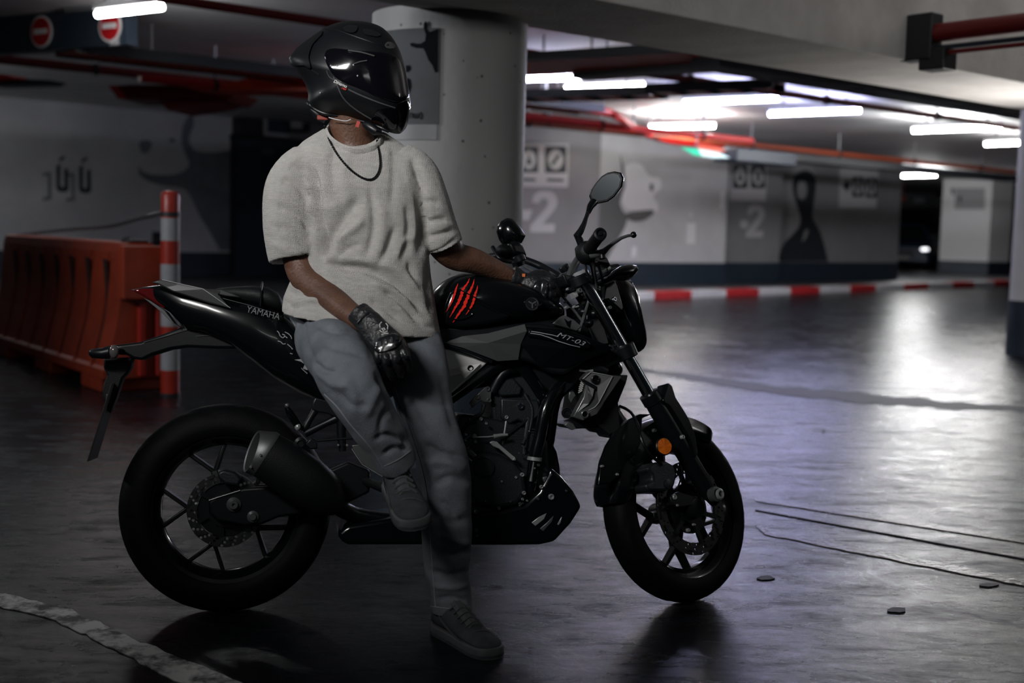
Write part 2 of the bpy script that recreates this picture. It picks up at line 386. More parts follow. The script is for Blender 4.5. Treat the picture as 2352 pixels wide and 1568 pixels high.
# far pier: icon panel and the level number -2
nA = V((RD.y, -RD.x, 0))
ppt = P1
SIGNW = mat('sign_white', (0.62, 0.62, 0.62), 0.5); ICON = mat('sign_icon_dark', (0.03, 0.036, 0.045), 0.5)
NUM_M = mat('painted_number', (0.56, 0.56, 0.565), 0.6)
def icon(parent, x0, y0, x1, y1, pp, kind):
    decal('icon_tile', [(x0, y0), (x1, y0), (x1, y1), (x0, y1)], pp, nA, ICON, parent, off=0.02)
    cx, cy, rx, ry = (x0 + x1) / 2, (y0 + y1) / 2, (x1 - x0) * 0.36, (y1 - y0) * 0.38
    decal('icon_disc', [(cx + rx * math.cos(a * PI / 10), cy + ry * math.sin(a * PI / 10)) for a in range(20)], pp, nA, SIGNW, parent, off=0.028)
    if kind == 'bottle': pts = [(cx + rx * .35, cy - ry * .6), (cx + rx * .6, cy - ry * .35), (cx - rx * .35, cy + ry * .6), (cx - rx * .6, cy + ry * .35)]
    elif kind == 'lock': pts = [(cx - rx * .35, cy), (cx - rx * .1, cy - ry * .1), (cx - rx * .1, cy - ry * .6), (cx + rx * .1, cy - ry * .6), (cx + rx * .1, cy - ry * .1), (cx + rx * .35, cy), (cx + rx * .35, cy + ry * .5), (cx - rx * .35, cy + ry * .5)]
    else: pts = [(cx - rx * .25, cy - ry * .6), (cx + rx * .25, cy - ry * .6), (cx + rx * .3, cy + ry * .6), (cx - rx * .3, cy + ry * .6)]
    decal('icon_mark', pts, pp, nA, ICON, parent, off=0.036)
sg = empty('wall_sign', UP(1250, 380, ppt, nA), 'white panel with two round icons on the grey pier beside the column', 'sign')
decal('sign_panel', [(1150, 330), (1306, 330), (1304, 430), (1150, 428)], ppt, nA, SIGNW, sg, off=0.01)
icon(sg, 1194, 337, 1236, 396, ppt, 'lock'); icon(sg, 1252, 336, 1300, 397, ppt, 'bottle')
decal('sign_text', [(1196, 409), (1230, 410), (1230, 416), (1196, 415)], ppt, nA, ICON, sg, off=0.02)
decal('sign_text', [(1256, 410), (1294, 411), (1294, 417), (1256, 416)], ppt, nA, ICON, sg, off=0.02)
def two(x0, y0, x1, y1):
    w, h = x1 - x0, y1 - y0
    N = [(0.08, .28), (0.14, .12), (0.30, .02), (0.52, 0), (0.78, .03), (0.93, .14), (0.97, .28), (0.90, .42), (0.72, .58), (0.45, .80), (0.88, .80), (0.86, 1.0), (0.02, 1.0), (0.04, .84), (0.40, .56), (0.60, .40), (0.66, .28), (0.60, .20), (0.50, .185), (0.38, .21), (0.33, .30)]
    return [(x0 + a * w, y0 + b * h) for a, b in N]
nb = decal('level_number', two(1216, 438, 1282, 533), ppt, nA, NUM_M); tag(nb, 'large pale number 2 with its minus painted on the grey pier beside the column', 'painted number')
dash = decal('minus_sign', [(1180, 482), (1222, 482), (1214, 505), (1180, 504)], ppt, nA, NUM_M, None); dash.parent = nb
# wall A: bull painted in pale and grey
MG_M = mat('mural_mid_grey', (0.13, 0.135, 0.13), 0.7); MW_M = mat('mural_white', (0.93, 0.93, 0.93), 0.6)
mb = empty('bull_mural', UP(1430, 480, AL, nA), 'white bull head on a grey body painted on the bright far wall behind the mirror', 'mural')
decal('bull_body', [(1356, 602)] + smooth_path([(1356, 470), (1372, 440), (1400, 422), (1430, 414), (1436, 440), (1424, 460), (1428, 480), (1440, 498), (1436, 520), (1420, 550), (1400, 585), (1392, 602)], 4), AL, nA, MG_M, mb)
decal('bull_head', smooth_path([(1432, 400), (1440, 378), (1470, 376), (1490, 402), (1515, 410), (1518, 432), (1500, 450), (1512, 470), (1505, 488), (1470, 484), (1440, 480), (1428, 455), (1436, 425), (1432, 400)], 4), AL, nA, MW_M, mb, off=0.016)
decal('bull_jaw', smooth_path([(1438, 490), (1460, 485), (1498, 482), (1499, 492), (1478, 506), (1455, 508), (1440, 500), (1438, 490)], 4), AL, nA, MG_M, mb, off=0.022)
decal('bull_horn', [(1425, 356), (1432, 380), (1436, 420), (1428, 395)], AL, nA, MG_M, mb, off=0.022)
decal('bull_nostril', smooth_path([(1492, 424), (1499, 422), (1500, 436), (1494, 438), (1492, 424)], 3), AL, nA, MG_M, mb, off=0.022)
for x0, y0, x1, y1 in ((1586, 487, 1590, 498), (1578, 512, 1598, 560), (1656, 440, 1664, 480), (1452, 566, 1462, 590)):
    o = decal('paint_mark', [(x0, y0), (x1, y0), (x1 - 2, y1), (x0 - 2, y1)], AL, nA, MW_M)
    tag(o, {1586: 'small white paint mark above the tall white paint mark on the far wall', 1578: 'tall white paint mark on the far wall below the exit sign', 1656: 'white paint mark at the far end of the bright wall', 1452: 'short white paint mark low on the far wall near the turn signal'}[x0], 'paint mark', 'white marks on the bright far wall')
# right pier: icons and -2
pb = PP0
s2 = empty('wall_sign', UP(1718, 418, pb, nA), 'white panel with two dark icons above the smaller number 2', 'sign')
decal('sign_panel', [(1678, 376), (1762, 378), (1758, 462), (1676, 460)], pb, nA, SIGNW, s2, off=0.01)
icon(s2, 1684, 378, 1716, 432, pb, 'lock'); icon(s2, 1725, 380, 1757, 432, pb, 'x')
n2 = decal('level_number', two(1712, 470, 1758, 545), pb, nA, NUM_M); tag(n2, 'smaller pale number 2 with a dot painted on the far grey pier', 'painted number')
decal('number_dot', [(1709 + 10 * math.cos(a * PI / 6), 515 + 10 * math.sin(a * PI / 6)) for a in range(12)], pb, nA, NUM_M, None).parent = n2
for i, (x0, y0, x1, y1) in enumerate(((1690, 554, 1742, 566), (1668, 576, 1732, 585))):
    o = decal('painted_text', [(x0, y0), (x1, y0 + 1), (x1, y1), (x0, y1)], pb, nA, mat('faint_paint', (0.27, 0.27, 0.275), 0.6))
    tag(o, ['faint painted line of lettering directly under the smaller number 2', 'faint painted lettering just above the navy dado of the far pier'][i], 'painted text', 'lettering under the smaller number')
# wall B: hooded figure and sign
mp_ = empty('figure_mural', UP(1845, 500, B0, nA), 'dark painted figure of a person with pale face on the far grey wall', 'mural')
decal('pale_halo', smooth_path([(1800, 596), (1810, 500), (1806, 410), (1830, 380), (1860, 378), (1872, 400), (1850, 420), (1835, 470), (1840, 520), (1830, 560), (1800, 596)], 4), B0, nA, mat('mural_pale', (0.36, 0.36, 0.36), 0.6), mp_, off=0.01)
decal('figure_shape', smooth_path([(1785, 600), (1800, 560), (1832, 525), (1838, 500), (1830, 470), (1822, 440), (1822, 410), (1838, 394), (1856, 392), (1870, 405), (1874, 430), (1868, 470), (1866, 500), (1880, 525), (1892, 560), (1902, 600)], 4), B0, nA, mat('mural_dark', (0.022, 0.027, 0.034), 0.6), mp_, off=0.018)
decal('figure_face', smooth_path([(1832, 420), (1846, 416), (1853, 430), (1850, 452), (1838, 458), (1831, 445), (1832, 420)], 4), B0, nA, mat('mural_face', (0.30, 0.30, 0.30), 0.6), mp_, off=0.026)
decal('figure_collar', [(1848, 530), (1858, 526), (1852, 545), (1842, 556)], B0, nA, mat('mural_face', (0.30, 0.30, 0.30)), mp_, off=0.026)
s3 = empty('wall_sign', UP(1975, 430, B0, nA), 'white panel with arrow and two tall dark icons beside the painted figure', 'sign')
decal('sign_panel', [(1929, 386), (2018, 388), (2012, 478), (1927, 477)], B0, nA, SIGNW, s3, off=0.01)
decal('arrow_mark', [(1934, 425), (1946, 412), (1954, 425), (1945, 440)], B0, nA, ICON, s3, off=0.02)
icon(s3, 1958, 406, 1983, 452, B0, 'x'); icon(s3, 1989, 408, 2014, 454, B0, 'x')
# white pillar sign
nW = V((-0.43, -0.90, 0)).normalized()
s4 = decal('wall_sign', [(2194, 432), (2262, 432), (2262, 480), (2192, 480)], W0, nW, LIGHTP_M); tag(s4, 'pale grey panel with small arrows on the bright white pillar', 'sign')
for x, y in ((2188, 438), (2205, 456)):
    d_ = decal('arrow_mark', [(x, y - 8), (x + 6, y), (x + 3, y), (x + 3, y + 10), (x - 2, y + 10), (x - 2, y), (x - 6, y)], W0, nW, MIDP_M, None, off=0.02); d_.parent = s4

# ---- right column with navy foot
RC = UZ(2320, 816, 0) + V((0.36, 0.10, 0))
rc = MB().lathe([(0.34, 0), (0.34, CEIL)], RC, ZD, 40).build('wall_column_right', WALL_M, angle=60); rc['kind'] = 'structure'
MB().lathe([(0.352, 0), (0.352, 0.575)], RC, ZD, 40).build('dado_band', NAVY_M, rc, angle=60)

# ---- near column and the low beam it carries
BZ = 2.2
C0 = U(1029, 300, 6.25); C0.z = 0; CR = 0.39
nc = MB().lathe([(CR, 0), (CR, BZ + .02)], C0, ZD, 64).build('wall_column', None, angle=60); nc['kind'] = 'structure'
def column_material():
    m = bpy.data.materials.new('painted_column'); m.use_nodes = True; nt = m.node_tree; L = nt.links
    b = nt.nodes['Principled BSDF']; b.inputs['Roughness'].default_value = 0.6
    tc = nt.nodes.new('ShaderNodeTexCoord')
    n = nt.nodes.new('ShaderNodeTexNoise'); n.inputs['Scale'].default_value = 3; n.inputs['Detail'].default_value = 8; L.new(tc.outputs['Object'], n.inputs['Vector'])
    vo = nt.nodes.new('ShaderNodeTexVoronoi'); vo.inputs['Scale'].default_value = 11; L.new(tc.outputs['Object'], vo.inputs['Vector'])
    lt = nt.nodes.new('ShaderNodeMath'); lt.operation = 'LESS_THAN'; lt.inputs[1].default_value = 0.085; L.new(vo.outputs['Distance'], lt.inputs[0])
    mx = nt.nodes.new('ShaderNodeMix'); mx.data_type = 'RGBA'; mx.inputs[6].default_value = (0.22, 0.22, 0.225, 1); mx.inputs[7].default_value = (0.27, 0.27, 0.27, 1)
    L.new(n.outputs['Fac'], mx.inputs[0])
    m2 = nt.nodes.new('ShaderNodeMix'); m2.data_type = 'RGBA'; m2.inputs[7].default_value = (0.05, 0.05, 0.05, 1)
    L.new(lt.outputs[0], m2.inputs[0]); L.new(mx.outputs[2], m2.inputs[6]); L.new(m2.outputs[2], b.inputs['Base Color'])
    bp = nt.nodes.new('ShaderNodeBump'); bp.inputs['Strength'].default_value = 0.15; bp.inputs['Distance'].default_value = 0.01
    n4 = nt.nodes.new('ShaderNodeTexNoise'); n4.inputs['Scale'].default_value = 25; L.new(tc.outputs['Object'], n4.inputs['Vector'])
    L.new(n4.outputs['Fac'], bp.inputs['Height']); L.new(bp.outputs[0], b.inputs['Normal'])
    return m
nc.data.materials.append(column_material())
MB().lathe([(CR + .008, 0), (CR + .008, 0.575)], C0, ZD, 48).build('dado_band', NAVY_M, nc, angle=60)
EA = UZ(1210, 62, BZ); EB = UZ(1370, 0, BZ)
bw = abs((EB - EA).dot(LD))
bmA = EA - RD * 6; bmB = EA + RD * 16
bmn = MB().prism([bmA, bmB, bmB - LD * bw, bmA - LD * bw], (0, 0, CEIL - BZ)).build('ceiling_beam', CONC_M, smooth=False, bevel=0.01); bmn['kind'] = 'structure'
# poster wrapped on the near column
def on_col(px, py, off):
    d = ray(px, py); o = CAM - C0; r = CR + off
    a = d.x ** 2 + d.y ** 2; b_ = 2 * (o.x * d.x + o.y * d.y); c = o.x ** 2 + o.y ** 2 - r * r
    disc = max(0, b_ * b_ - 4 * a * c); t = (-b_ - math.sqrt(disc)) / (2 * a); return CAM + d * t
def col_patch(name, x0, y0, x1, y1, m, off, parent=None):
    P0_, P1_ = on_col(x0, y1, off), on_col(x1, y1, off)
    a0 = math.atan2(P0_.y - C0.y, P0_.x - C0.x); a1 = math.atan2(P1_.y - C0.y, P1_.x - C0.x)
    z0 = P1_.z; z1 = on_col(x1, y0, off).z; mb_ = MB(); r = CR + off; rings = []
    for i in range(17):
        a = a0 + (a1 - a0) * i / 16
        rings.append([C0 + V((math.cos(a) * q, math.sin(a) * q, z)) for q, z in ((r, z0), (r, z1), (r - .004, z1), (r - .004, z0))])
    return mb_.loft(rings).build(name, m, parent, angle=60)
POST_M = mat('poster_grey', (0.075, 0.08, 0.087), 0.75, spec=.2, var=0.12, vscale=4)
po = col_patch('poster', 878, 64, 1008, 286, POST_M, 0.006); tag(po, 'grey poster with a black bull wrapped around the concrete column', 'poster')
col_patch('poster_strip', 870, 286, 1003, 321, mat('poster_strip_grey', (0.15, 0.153, 0.16), 0.5), 0.006, po)
def col_shape(name, pts, m, off, parent):
    n = len(pts); cx = sum(p[0] for p in pts) / n; cy = sum(p[1] for p in pts) / n
    A = [on_col(x, y, off) for x, y in pts]; B = [on_col(x, y, off - .004) for x, y in pts]
    return MB().add(A + B, [list(range(n))] + [[n + i for i in range(n)][::-1]] + [[i, (i + 1) % n, (i + 1) % n + n, i + n] for i in range(n)]).build(name, m, parent, smooth=False, tri=True)
PINK = mat('poster_black', (0.006, 0.007, 0.009), 0.9, spec=.05)
col_shape('bull_shape', [(941, 100), (948, 98), (957, 100), (966, 100), (976, 94), (978, 80), (973, 64), (973, 54), (978, 48), (981, 52), (980, 68), (986, 74), (1006, 66), (1005, 165), (999, 166), (993, 150), (984, 138), (976, 118), (972, 111), (955, 110), (944, 106)], PINK, 0.010, po)
col_shape('bull_horn', [(932, 150), (942, 150), (943, 158), (938, 165), (932, 165)], PINK, 0.010, po)
col_shape('bull_horn', [(934, 178), (942, 182), (944, 198), (940, 214), (934, 214)], PINK, 0.010, po)
# lettering on the poster: (שוו as drawn strokes
def strokes(paths, w, m, off, parent, name):
    mb_ = MB()
    for pth in paths:
        for i in range(len(pth) - 1):
            (x0, y0), (x1, y1) = pth[i], pth[i + 1]; L_ = math.hypot(x1 - x0, y1 - y0); nx, ny = -(y1 - y0) / L_ * w / 2, (x1 - x0) / L_ * w / 2
            q4 = [(x0 + nx, y0 + ny), (x1 + nx, y1 + ny), (x1 - nx, y1 - ny), (x0 - nx, y0 - ny)]
            mb_.add([on_col(x, y, off) for x, y in q4] + [on_col(x, y, off - .004) for x, y in q4], [(0, 1, 2, 3), (7, 6, 5, 4), (0, 4, 5, 1), (1, 5, 6, 2), (2, 6, 7, 3), (3, 7, 4, 0)])
    return mb_.build(name, m, parent, smooth=False)
strokes([[(966, 257), (969, 263), (969, 268), (966, 274)], [(951, 260), (952, 271), (962, 270), (963, 259)], [(957, 260), (957, 270)], [(943, 260), (947, 260), (947, 271)], [(936, 260), (940, 260), (940, 271)]], 1.9, PINK, 0.010, po, 'poster_lettering')

# ---- ceiling lamps: tube fixtures (body + glowing tube)
def lamp(ax, ay, bx, by, m, label, z=CEIL - 0.22, rad=0.032, ext=0.0, grp='ceiling tube lamps'):
    A = UZ(ax, ay, z); B = UZ(bx, by, z); A = A + (A - B) * ext
    c = (A + B) / 2; e_ = empty('ceiling_lamp', (c.x, c.y, CEIL), label, 'lamp', grp)
    A, B = A - e_.location, B - e_.location
    d = (B - A).normalized()
    MB().tube([A, B], rad, 12).build('lamp_tube', m, e_)
    MB().beam(A + V((0, 0, .065)) - d * .03, B + V((0, 0, .065)) + d * .03, 0.05, 0.05).build('lamp_housing', LIGHTP_M, e_, smooth=False)
    for t in (0.15, 0.85): MB().box(A.lerp(B, t) + V((0, 0, .15)), (.03, .03, .13)).build('lamp_bracket', STEEL_M, e_, smooth=False)
    return e_
TUBE_D = mat('fluorescent_violet_soft', (1, 1, 1), 0.5, emit=(0.70, 0.72, 1.0), estr=45)
lamp(1206, 181, 1335, 178, TUBE_D, 'violet white ceiling tube lamp whose end touches the round column', ext=1.0)
lamp(1364, 176, 1396, 175, TUBE_D, 'very short looking ceiling tube lamp just past the column lamp')
lamp(1300, 203, 1478, 196, mat('fluorescent_white_soft', (1, 1, 1), 0.5, emit=(1.0, 0.98, 0.95), estr=60), 'white ceiling tube lamp above the red cable tray')
lamp(1572, 236, 1785, 227, TUBE_V, 'long ceiling tube lamp with a violet glow below the concrete beam')
lamp(1768, 262, 1975, 254, TUBE_V, 'violet white ceiling tube lamp overlapping the end of another lamp')
lamp(1492, 292, 1640, 289, mat('fluorescent_bright', (1, 1, 1), 0.5, emit=(1.0, 1.0, 0.98), estr=200), 'white ceiling tube lamp low in front of the bright far wall')
lamp(2098, 300, 2300, 292, mat('fluorescent_strong', (1, 1, 1), 0.5, emit=(1.0, 1.0, 1.0), estr=300), 'white ceiling tube lamp above the far white pillar')
lamp(2264, 331, 2420, 325, TUBE_W, 'white ceiling tube lamp cut by the edge of the picture')
lamp(2062, 404, 2150, 402, mat('fluorescent_far', (1, 1, 1), 0.5, emit=(1, 1, 1), estr=230), 'white ceiling tube lamp far away between the car and the white pillar')
lamp(303, 24, 372, 16, mat('fluorescent_half', (1, 1, 1), 0.5, emit=(1, 1, 1), estr=50), 'white ceiling tube lamp end beside the no entry board', ext=1.2)

lamp(-420, 150, -250, 155, mat('assumed_fluorescent_dim', (1, 1, 1), 0.5, emit=(1, 1, 1), estr=60), 'assumed white ceiling tube lamp outside the picture over the left wall')  # unseen lamp, assumed from the brighter left end of the wall
lamp(2700, 300, 2900, 290, TUBE_W, 'added white ceiling tube lamp outside the picture past the edge column')  # unseen lamp added for more light on the background
def tube_at(c, d, half, z, m, label):  # unseen tube lamps added for highlights on the motorcycle
    c = V((c[0], c[1], CEIL)); e_ = empty('ceiling_lamp', c, label, 'lamp', 'added ceiling lamps out of the picture'); d = V(d).normalized(); z -= CEIL  # added lamp, shares its object name with the ceiling lamps above
    MB().tube([d * -half + V((0, 0, z)), d * half + V((0, 0, z))], .03, 12).build('lamp_tube', m, e_)
    MB().beam(d * -half + V((0, 0, z + .065)), d * half + V((0, 0, z + .065)), .06, .05).build('lamp_housing', LIGHTP_M, e_, smooth=False)
    for t in (-.6, .6): MB().tube([d * half * t + V((0, 0, z + .08)), d * half * t], .008, 6).build('lamp_rod', STEEL_M, e_)
TUBE_N = mat('added_fluorescent_near', (1, 1, 1), 0.5, emit=(1.0, 0.99, 0.97), estr=12)
tube_at((0.4, -3.4), RD, .75, 2.75, TUBE_N, 'added ceiling tube lamp outside the picture behind the camera')
tube_at((5.7, 4.35), (1, 0.02, 0), 1.8, 2.75, mat('added_fluorescent_near_bright', (1, 1, 1), 0.5, emit=(1.0, 0.99, 0.97), estr=30), 'added ceiling tube lamp outside the picture beside the camera, open side')  # added where the fork tube mirrors it as a highlight line
tube_at((-3.4, -2.4), LD, .75, 2.75, TUBE_N, 'added ceiling tube lamp outside the picture behind the barrier side')
# ---- services: pipes, trays, rods
def pipe(name, px, py, z, d, t0, t1, r, m, label, cat='pipe', hang=True, grp=None):
    P = UZ(px, py, z); A = P + d * t0; B = P + d * t1
    e_ = empty(name, A, label, cat, grp)
    MB().tube([V((0, 0, 0)), B - A], r, 12).build('pipe_run', m, e_)
    if hang:
        n = max(1, int((t1 - t0) / 2.6)); 
        for i in range(n + 1):
            q = (B - A) * ((i + .35) / (n + .9))
            MB().tube([q, q + V((0, 0, CEIL - z))], 0.012, 6).add([], []).build('hanger_rod', STEEL_M, e_)
            MB().tube([q - (B - A).normalized() * .02, q + (B - A).normalized() * .02], r + .018, 12).build('pipe_clamp', BLACK_M, e_)
    return e_
pipe('overhead_pipe', 1205, 127, 2.9, RD, -1, 14, 0.045, DRED_M, 'dark red overhead pipe passing the violet lamps under the beam')
pipe('overhead_pipe', 1200, 269, 2.75, RD, -1.5, 5.0, 0.055, RED_M, 'bright red overhead pipe starting beside the column above the signs')
pipe('overhead_pipe', 1752, 336, 2.8, RD, -6.5, 9, 0.05, mat('rust_orange_paint', (0.40, 0.075, 0.03), 0.5), 'orange overhead pipe running above the painted figure')
pipe('overhead_pipe', 600, 29, 2.9, RD, -3, 3.2, 0.04, DRED_M, 'dark red pipe crossing the ceiling above the helmet', hang=False)
pipe('overhead_pipe', 0, 136, 2.85, RD, -2, 9, 0.05, DRED_M, 'dark red overhead pipe under the no entry board', hang=True)
# S-bend red pipe
sb = [UZ(x, y, 2.85 if x < 1420 else 2.8) for x, y in smooth_path([(1190, 236), (1280, 245), (1380, 255), (1420, 268), (1455, 292), (1500, 312), (1560, 326), (1660, 334)], 5)]
e_ = empty('overhead_pipe', sb[0], 'bright red overhead pipe with a double bend in front of the far wall', 'pipe')
MB().tube([p - sb[0] for p in sb], 0.06, 10).build('pipe_run', RED_M, e_)
for k in (5, 20): MB().tube([sb[k] - sb[0], sb[k] - sb[0] + V((0, 0, .35))], 0.012, 6).build('hanger_rod', STEEL_M, e_)
def tray(px, py, qx, qy, z, w, h, m, label, rungs=0, rods=3, side=BLACK_M, grp='overhead cable trays'):
    A = UZ(px, py, z); B = UZ(qx, qy, z); d = (B - A).normalized(); n = V((-d.y, d.x, 0))
    e_ = empty('cable_tray', A, label, 'cable tray', grp)
    O = V((0, 0, 0)); E = B - A
    for s_ in (-1, 1): MB().beam(O + n * w / 2 * s_, E + n * w / 2 * s_, 0.03, h).build('tray_rail', side, e_, smooth=False)
    if rungs:
        k = int(E.length / rungs); 
        MB2 = MB()
        for i in range(k): MB2.box(O + E * ((i + .5) / k) + V((0, 0, -h / 2 + .01)), (rungs * .62, w * .96, .015), (d, n, ZD))
        MB2.build('tray_rungs', m, e_, smooth=False)
        MB().box(E / 2 + V((0, 0, h / 2 - .02)), (E.length, w * .9, .02), (d, n, ZD)).build('tray_cables', DRED_M, e_, smooth=False)
    else:
        MB().box(E / 2 + V((0, 0, -h / 2 + .012)), (E.length, w * .97, .02), (d, n, ZD)).build('tray_base', m, e_, smooth=False)
    for i in range(rods):
        q = E * ((i + .5) / rods)
        MB().tube([q + n * w * .4, q + n * w * .4 + V((0, 0, CEIL - z))], 0.012, 6).build('hanger_rod', STEEL_M, e_)
    return e_
tray(1150, 152, 1620, 124, 2.85, 0.95, 0.09, REDO_M, 'wide red bottomed cable tray beyond the column', rods=4)
tray(1330, 170, 1660, 146, 2.8, 0.22, 0.12, NAVY_M, 'navy overhead tray beside the wide red tray', rods=3)
tray(1150, 222, 1520, 212, 2.8, 0.5, 0.1, REDO_M, 'red lit overhead tray under the white lamp', rungs=0.35, rods=2)
tray(1500, 207, 1790, 196, 2.8, 0.4, 0.1, RED_M, 'thin red overhead tray between lamps and beam', rungs=0.3, rods=2)
P = UZ(1620, 142, 2.75); Q = P + RD * 9.5
tr = empty('cable_tray', P, 'dark overhead cable tray running just behind the concrete beam', 'cable tray', 'overhead cable trays')
MB().beam(V((0, 0, 0)), Q - P, 0.35, 0.10).build('tray_base', BLACK_M, tr, smooth=False)
mbc = MB()
for i in range(5): mbc.tube([V((0, 0, .06)) + LD * (i * .06 - .12), (Q - P) + V((0, 0, .06)) + LD * (i * .06 - .12)], 0.022, 6)
mbc.build('tray_cables', DRED_M, tr)
P = UZ(1700, 352, 2.55); Q = P + RD * 9
dk = empty('air_duct', P, 'dark rectangular duct running below the orange pipe', 'duct')
MB().beam(V((0, 0, 0)), Q - P, 0.4, 0.12).build('duct_run', BLACK_M, dk, smooth=False)
MB().box(V((0.3, 0.2, -.05)), (1.6, .5, .22), (RD, LD, ZD)).build('duct_box', NAVY_M, dk, smooth=False, bevel=.02)
# left services
e1 = UZ(150, 112, 2.85); e2 = e1 + RD * 7.2
lt_ = empty('cable_tray', e1, 'long red cable ladder hanging behind the no entry board', 'cable tray', 'overhead cable trays')
d = RD; n = LD; E = e2 - e1
for s_ in (-1, 1): MB().beam(n * .26 * s_, E + n * .26 * s_, .03, .11).build('tray_rail', BLACK_M, lt_, smooth=False)
m_ = MB()
for i in range(60): m_.box(E * ((i + .5) / 60) + V((0, 0, -.02)), (.085, .5, .03), (d, n, ZD))
m_.build('tray_rungs', REDO_M, lt_, smooth=False)
MB().box(E / 2 + V((0, 0, .04)), (E.length, .3, .03), (d, n, ZD)).build('tray_cables', DRED_M, lt_, smooth=False)
for i in range(4): MB().tube([E * ((i + .5) / 4), E * ((i + .5) / 4) + V((0, 0, CEIL - 2.85))], .012, 6).build('hanger_rod', STEEL_M, lt_)
o = empty('air_duct', U(250, 205, 15), 'dark red stepped duct hanging in front of the white wall', 'duct')
def reld(pts, y, t, name, m, par):
    P = [U(a_, b_, y) - par.location for a_, b_ in pts]; return MB().prism(P, (0.1, t, 0)).build(name, m, par, smooth=False)
reld([(250, 198), (272, 226), (430, 228), (520, 232), (545, 212), (440, 196), (300, 194)], 15, .8, 'duct_body', DRED_M, o)
reld([(365, 230), (385, 253), (480, 238), (500, 232)], 15, .8, 'duct_step', DRED_M, o)
reld([(250, 198), (255, 196), (276, 222), (271, 226)], 14.97, .05, 'duct_edge', RED_M, o)
o = empty('air_duct', U(420, 205, 14.3), 'orange red duct behind the helmet under the cable ladder', 'duct')
reld([(425, 200), (540, 186), (600, 172), (800, 185), (800, 208), (600, 206), (500, 206)], 14.3, .6, 'duct_body', REDO_M, o)
o = empty('overhead_sign', U(-20, 178, 15), 'bright red sliver of a hanging sign at the edge of the picture', 'sign')
reld([(-30, 166), (18, 172), (30, 178), (-30, 186)], 15, .3, 'sign_body', RED_M, o)
reld([(-30, 186), (60, 182), (115, 184), (100, 192), (-30, 196)], 15.1, .3, 'sign_underside', NAVY_M, o)
pipe('overhead_pipe', 600, 207, 2.75, RD, -1.5, 6, 0.05, RED_M, 'bright red overhead pipe meeting the back of the helmet')

# near pipe bundle piercing the beam's side face (upper right)
bside = EB - LD * 0
p0 = UP(2095, 82, EB, LD); q0 = p0 - LD * 5
pb_ = empty('overhead_pipe', p0, 'thick dark red pipe bundle running out of the beam, upper corner', 'pipe')
MB().tube([V((0, 0, 0)), q0 - p0], 0.052, 20).build('pipe_run', DRED_M, pb_)
MB().tube([V((0, 0, -.085)), q0 - p0 + V((0, 0, -.085))], 0.014, 10).build('cable', NAVY_M, pb_)
MB().tube([V((0, 0, -.115)), q0 - p0 + V((0, 0, -.115))], 0.013, 10).build('cable', DRED_M, pb_)
MB().box(V((0, 0, -.02)) - LD * .06 , (.12, .2, .26), (RD, LD, ZD)).build('pipe_bracket', BLACK_M, pb_, smooth=False, bevel=.008)
MB().box(V((0, 0, -.15)) - LD * .16 + RD * .02, (.14, .16, .12), (RD, LD, ZD)).build('pipe_bracket', BLACK_M, pb_, smooth=False, bevel=.008)

# ---- exit sign
xs_ = empty('exit_sign', U(1600, 350, 19), 'small green and white lit exit sign hanging before the far wall', 'sign')
def xs_plate(pts, name, m, y=19): P = [U(a_, b_, y) - xs_.location for a_, b_ in pts]; return MB().prism(P, (0, .06, 0)).build(name, m, xs_, smooth=False)
xs_plate([(1564, 338), (1604, 342), (1612, 358), (1596, 356)], 'green_panel', mat('exit_green_glow', (0.0, 0.4, 0.2), 0.5, emit=(0.05, 0.75, 0.40), estr=0.9))
xs_plate([(1604, 342), (1650, 350), (1676, 362), (1640, 362), (1612, 358)], 'white_panel', mat('exit_white_glow', (0.6, 0.8, 0.7), 0.5, emit=(0.8, 1.0, 0.9), estr=0.9))
xs_plate([(1604, 332), (1650, 338), (1668, 346), (1650, 350), (1604, 342)], 'red_panel', mat('exit_red_glow', (0.6, 0.1, 0.05), 0.5, emit=(1.0, 0.25, 0.1), estr=0.5))
MB().tube([V((0, .03, .05)), V((0, .03, CEIL - xs_.location.z))], .01, 6).build('hanger_rod', STEEL_M, xs_)

# ---- no entry board
n0 = UZ(303, 12, CEIL); n1 = UZ(0, 42, CEIL); dB = (n0 - n1).normalized(); n1 = n0 - dB * 3.2
nB = V((dB.y, -dB.x, 0)); zb = U(303, 105, n0.y).z
bd = empty('no_entry_board', (n0.x, n0.y, 0), 'long navy header board with two round no entry signs', 'header board')
bd.location = (n0 + n1) / 2
MB().box(V((0, 0, (zb - CEIL) / 2)), ((n1 - n0).length, .14, CEIL - zb - .01), (dB, nB, ZD)).build('board', mat('navy_board', (0.022, 0.034, 0.050), 0.45), bd, smooth=False)
MB().box((n0 - bd.location) - dB * .16 + nB * .075 + V((0, 0, (zb - CEIL) / 2)), (.12, .01, (CEIL - zb) * .98), (dB, nB, ZD)).build('board_edge', LIGHTP_M, bd, smooth=False)
RSIGN = mat('no_entry_red', (0.45, 0.008, 0.012), 0.4); WS = mat('no_entry_white', (0.75, 0.75, 0.75), 0.4)
for (px, py) in ((96, 73), (254, 60)):
    c = UP(px, py, n0 + nB * .08, nB) - bd.location; r = 36 / F * (c + bd.location).y
    dsc = MB().lathe([(r, 0), (r, .01)], c, nB, 40).build('no_entry_sign', WS, bd, angle=60)
    MB().lathe([(r * .86, .010), (r * .86, .016)], c, nB, 40).build('red_disc', RSIGN, dsc, angle=60)
    MB().box(c + nB * .018, (r * 1.25, .006, r * .32), (dB, nB, ZD)).build('white_bar', WS, dsc, smooth=False)
cp = empty('conduit', n0, 'pale conduit pipe running along the top of the no entry board', 'pipe')
ca, cb = UZ(150, 24, CEIL - .04), UZ(365, 6, CEIL - .04)
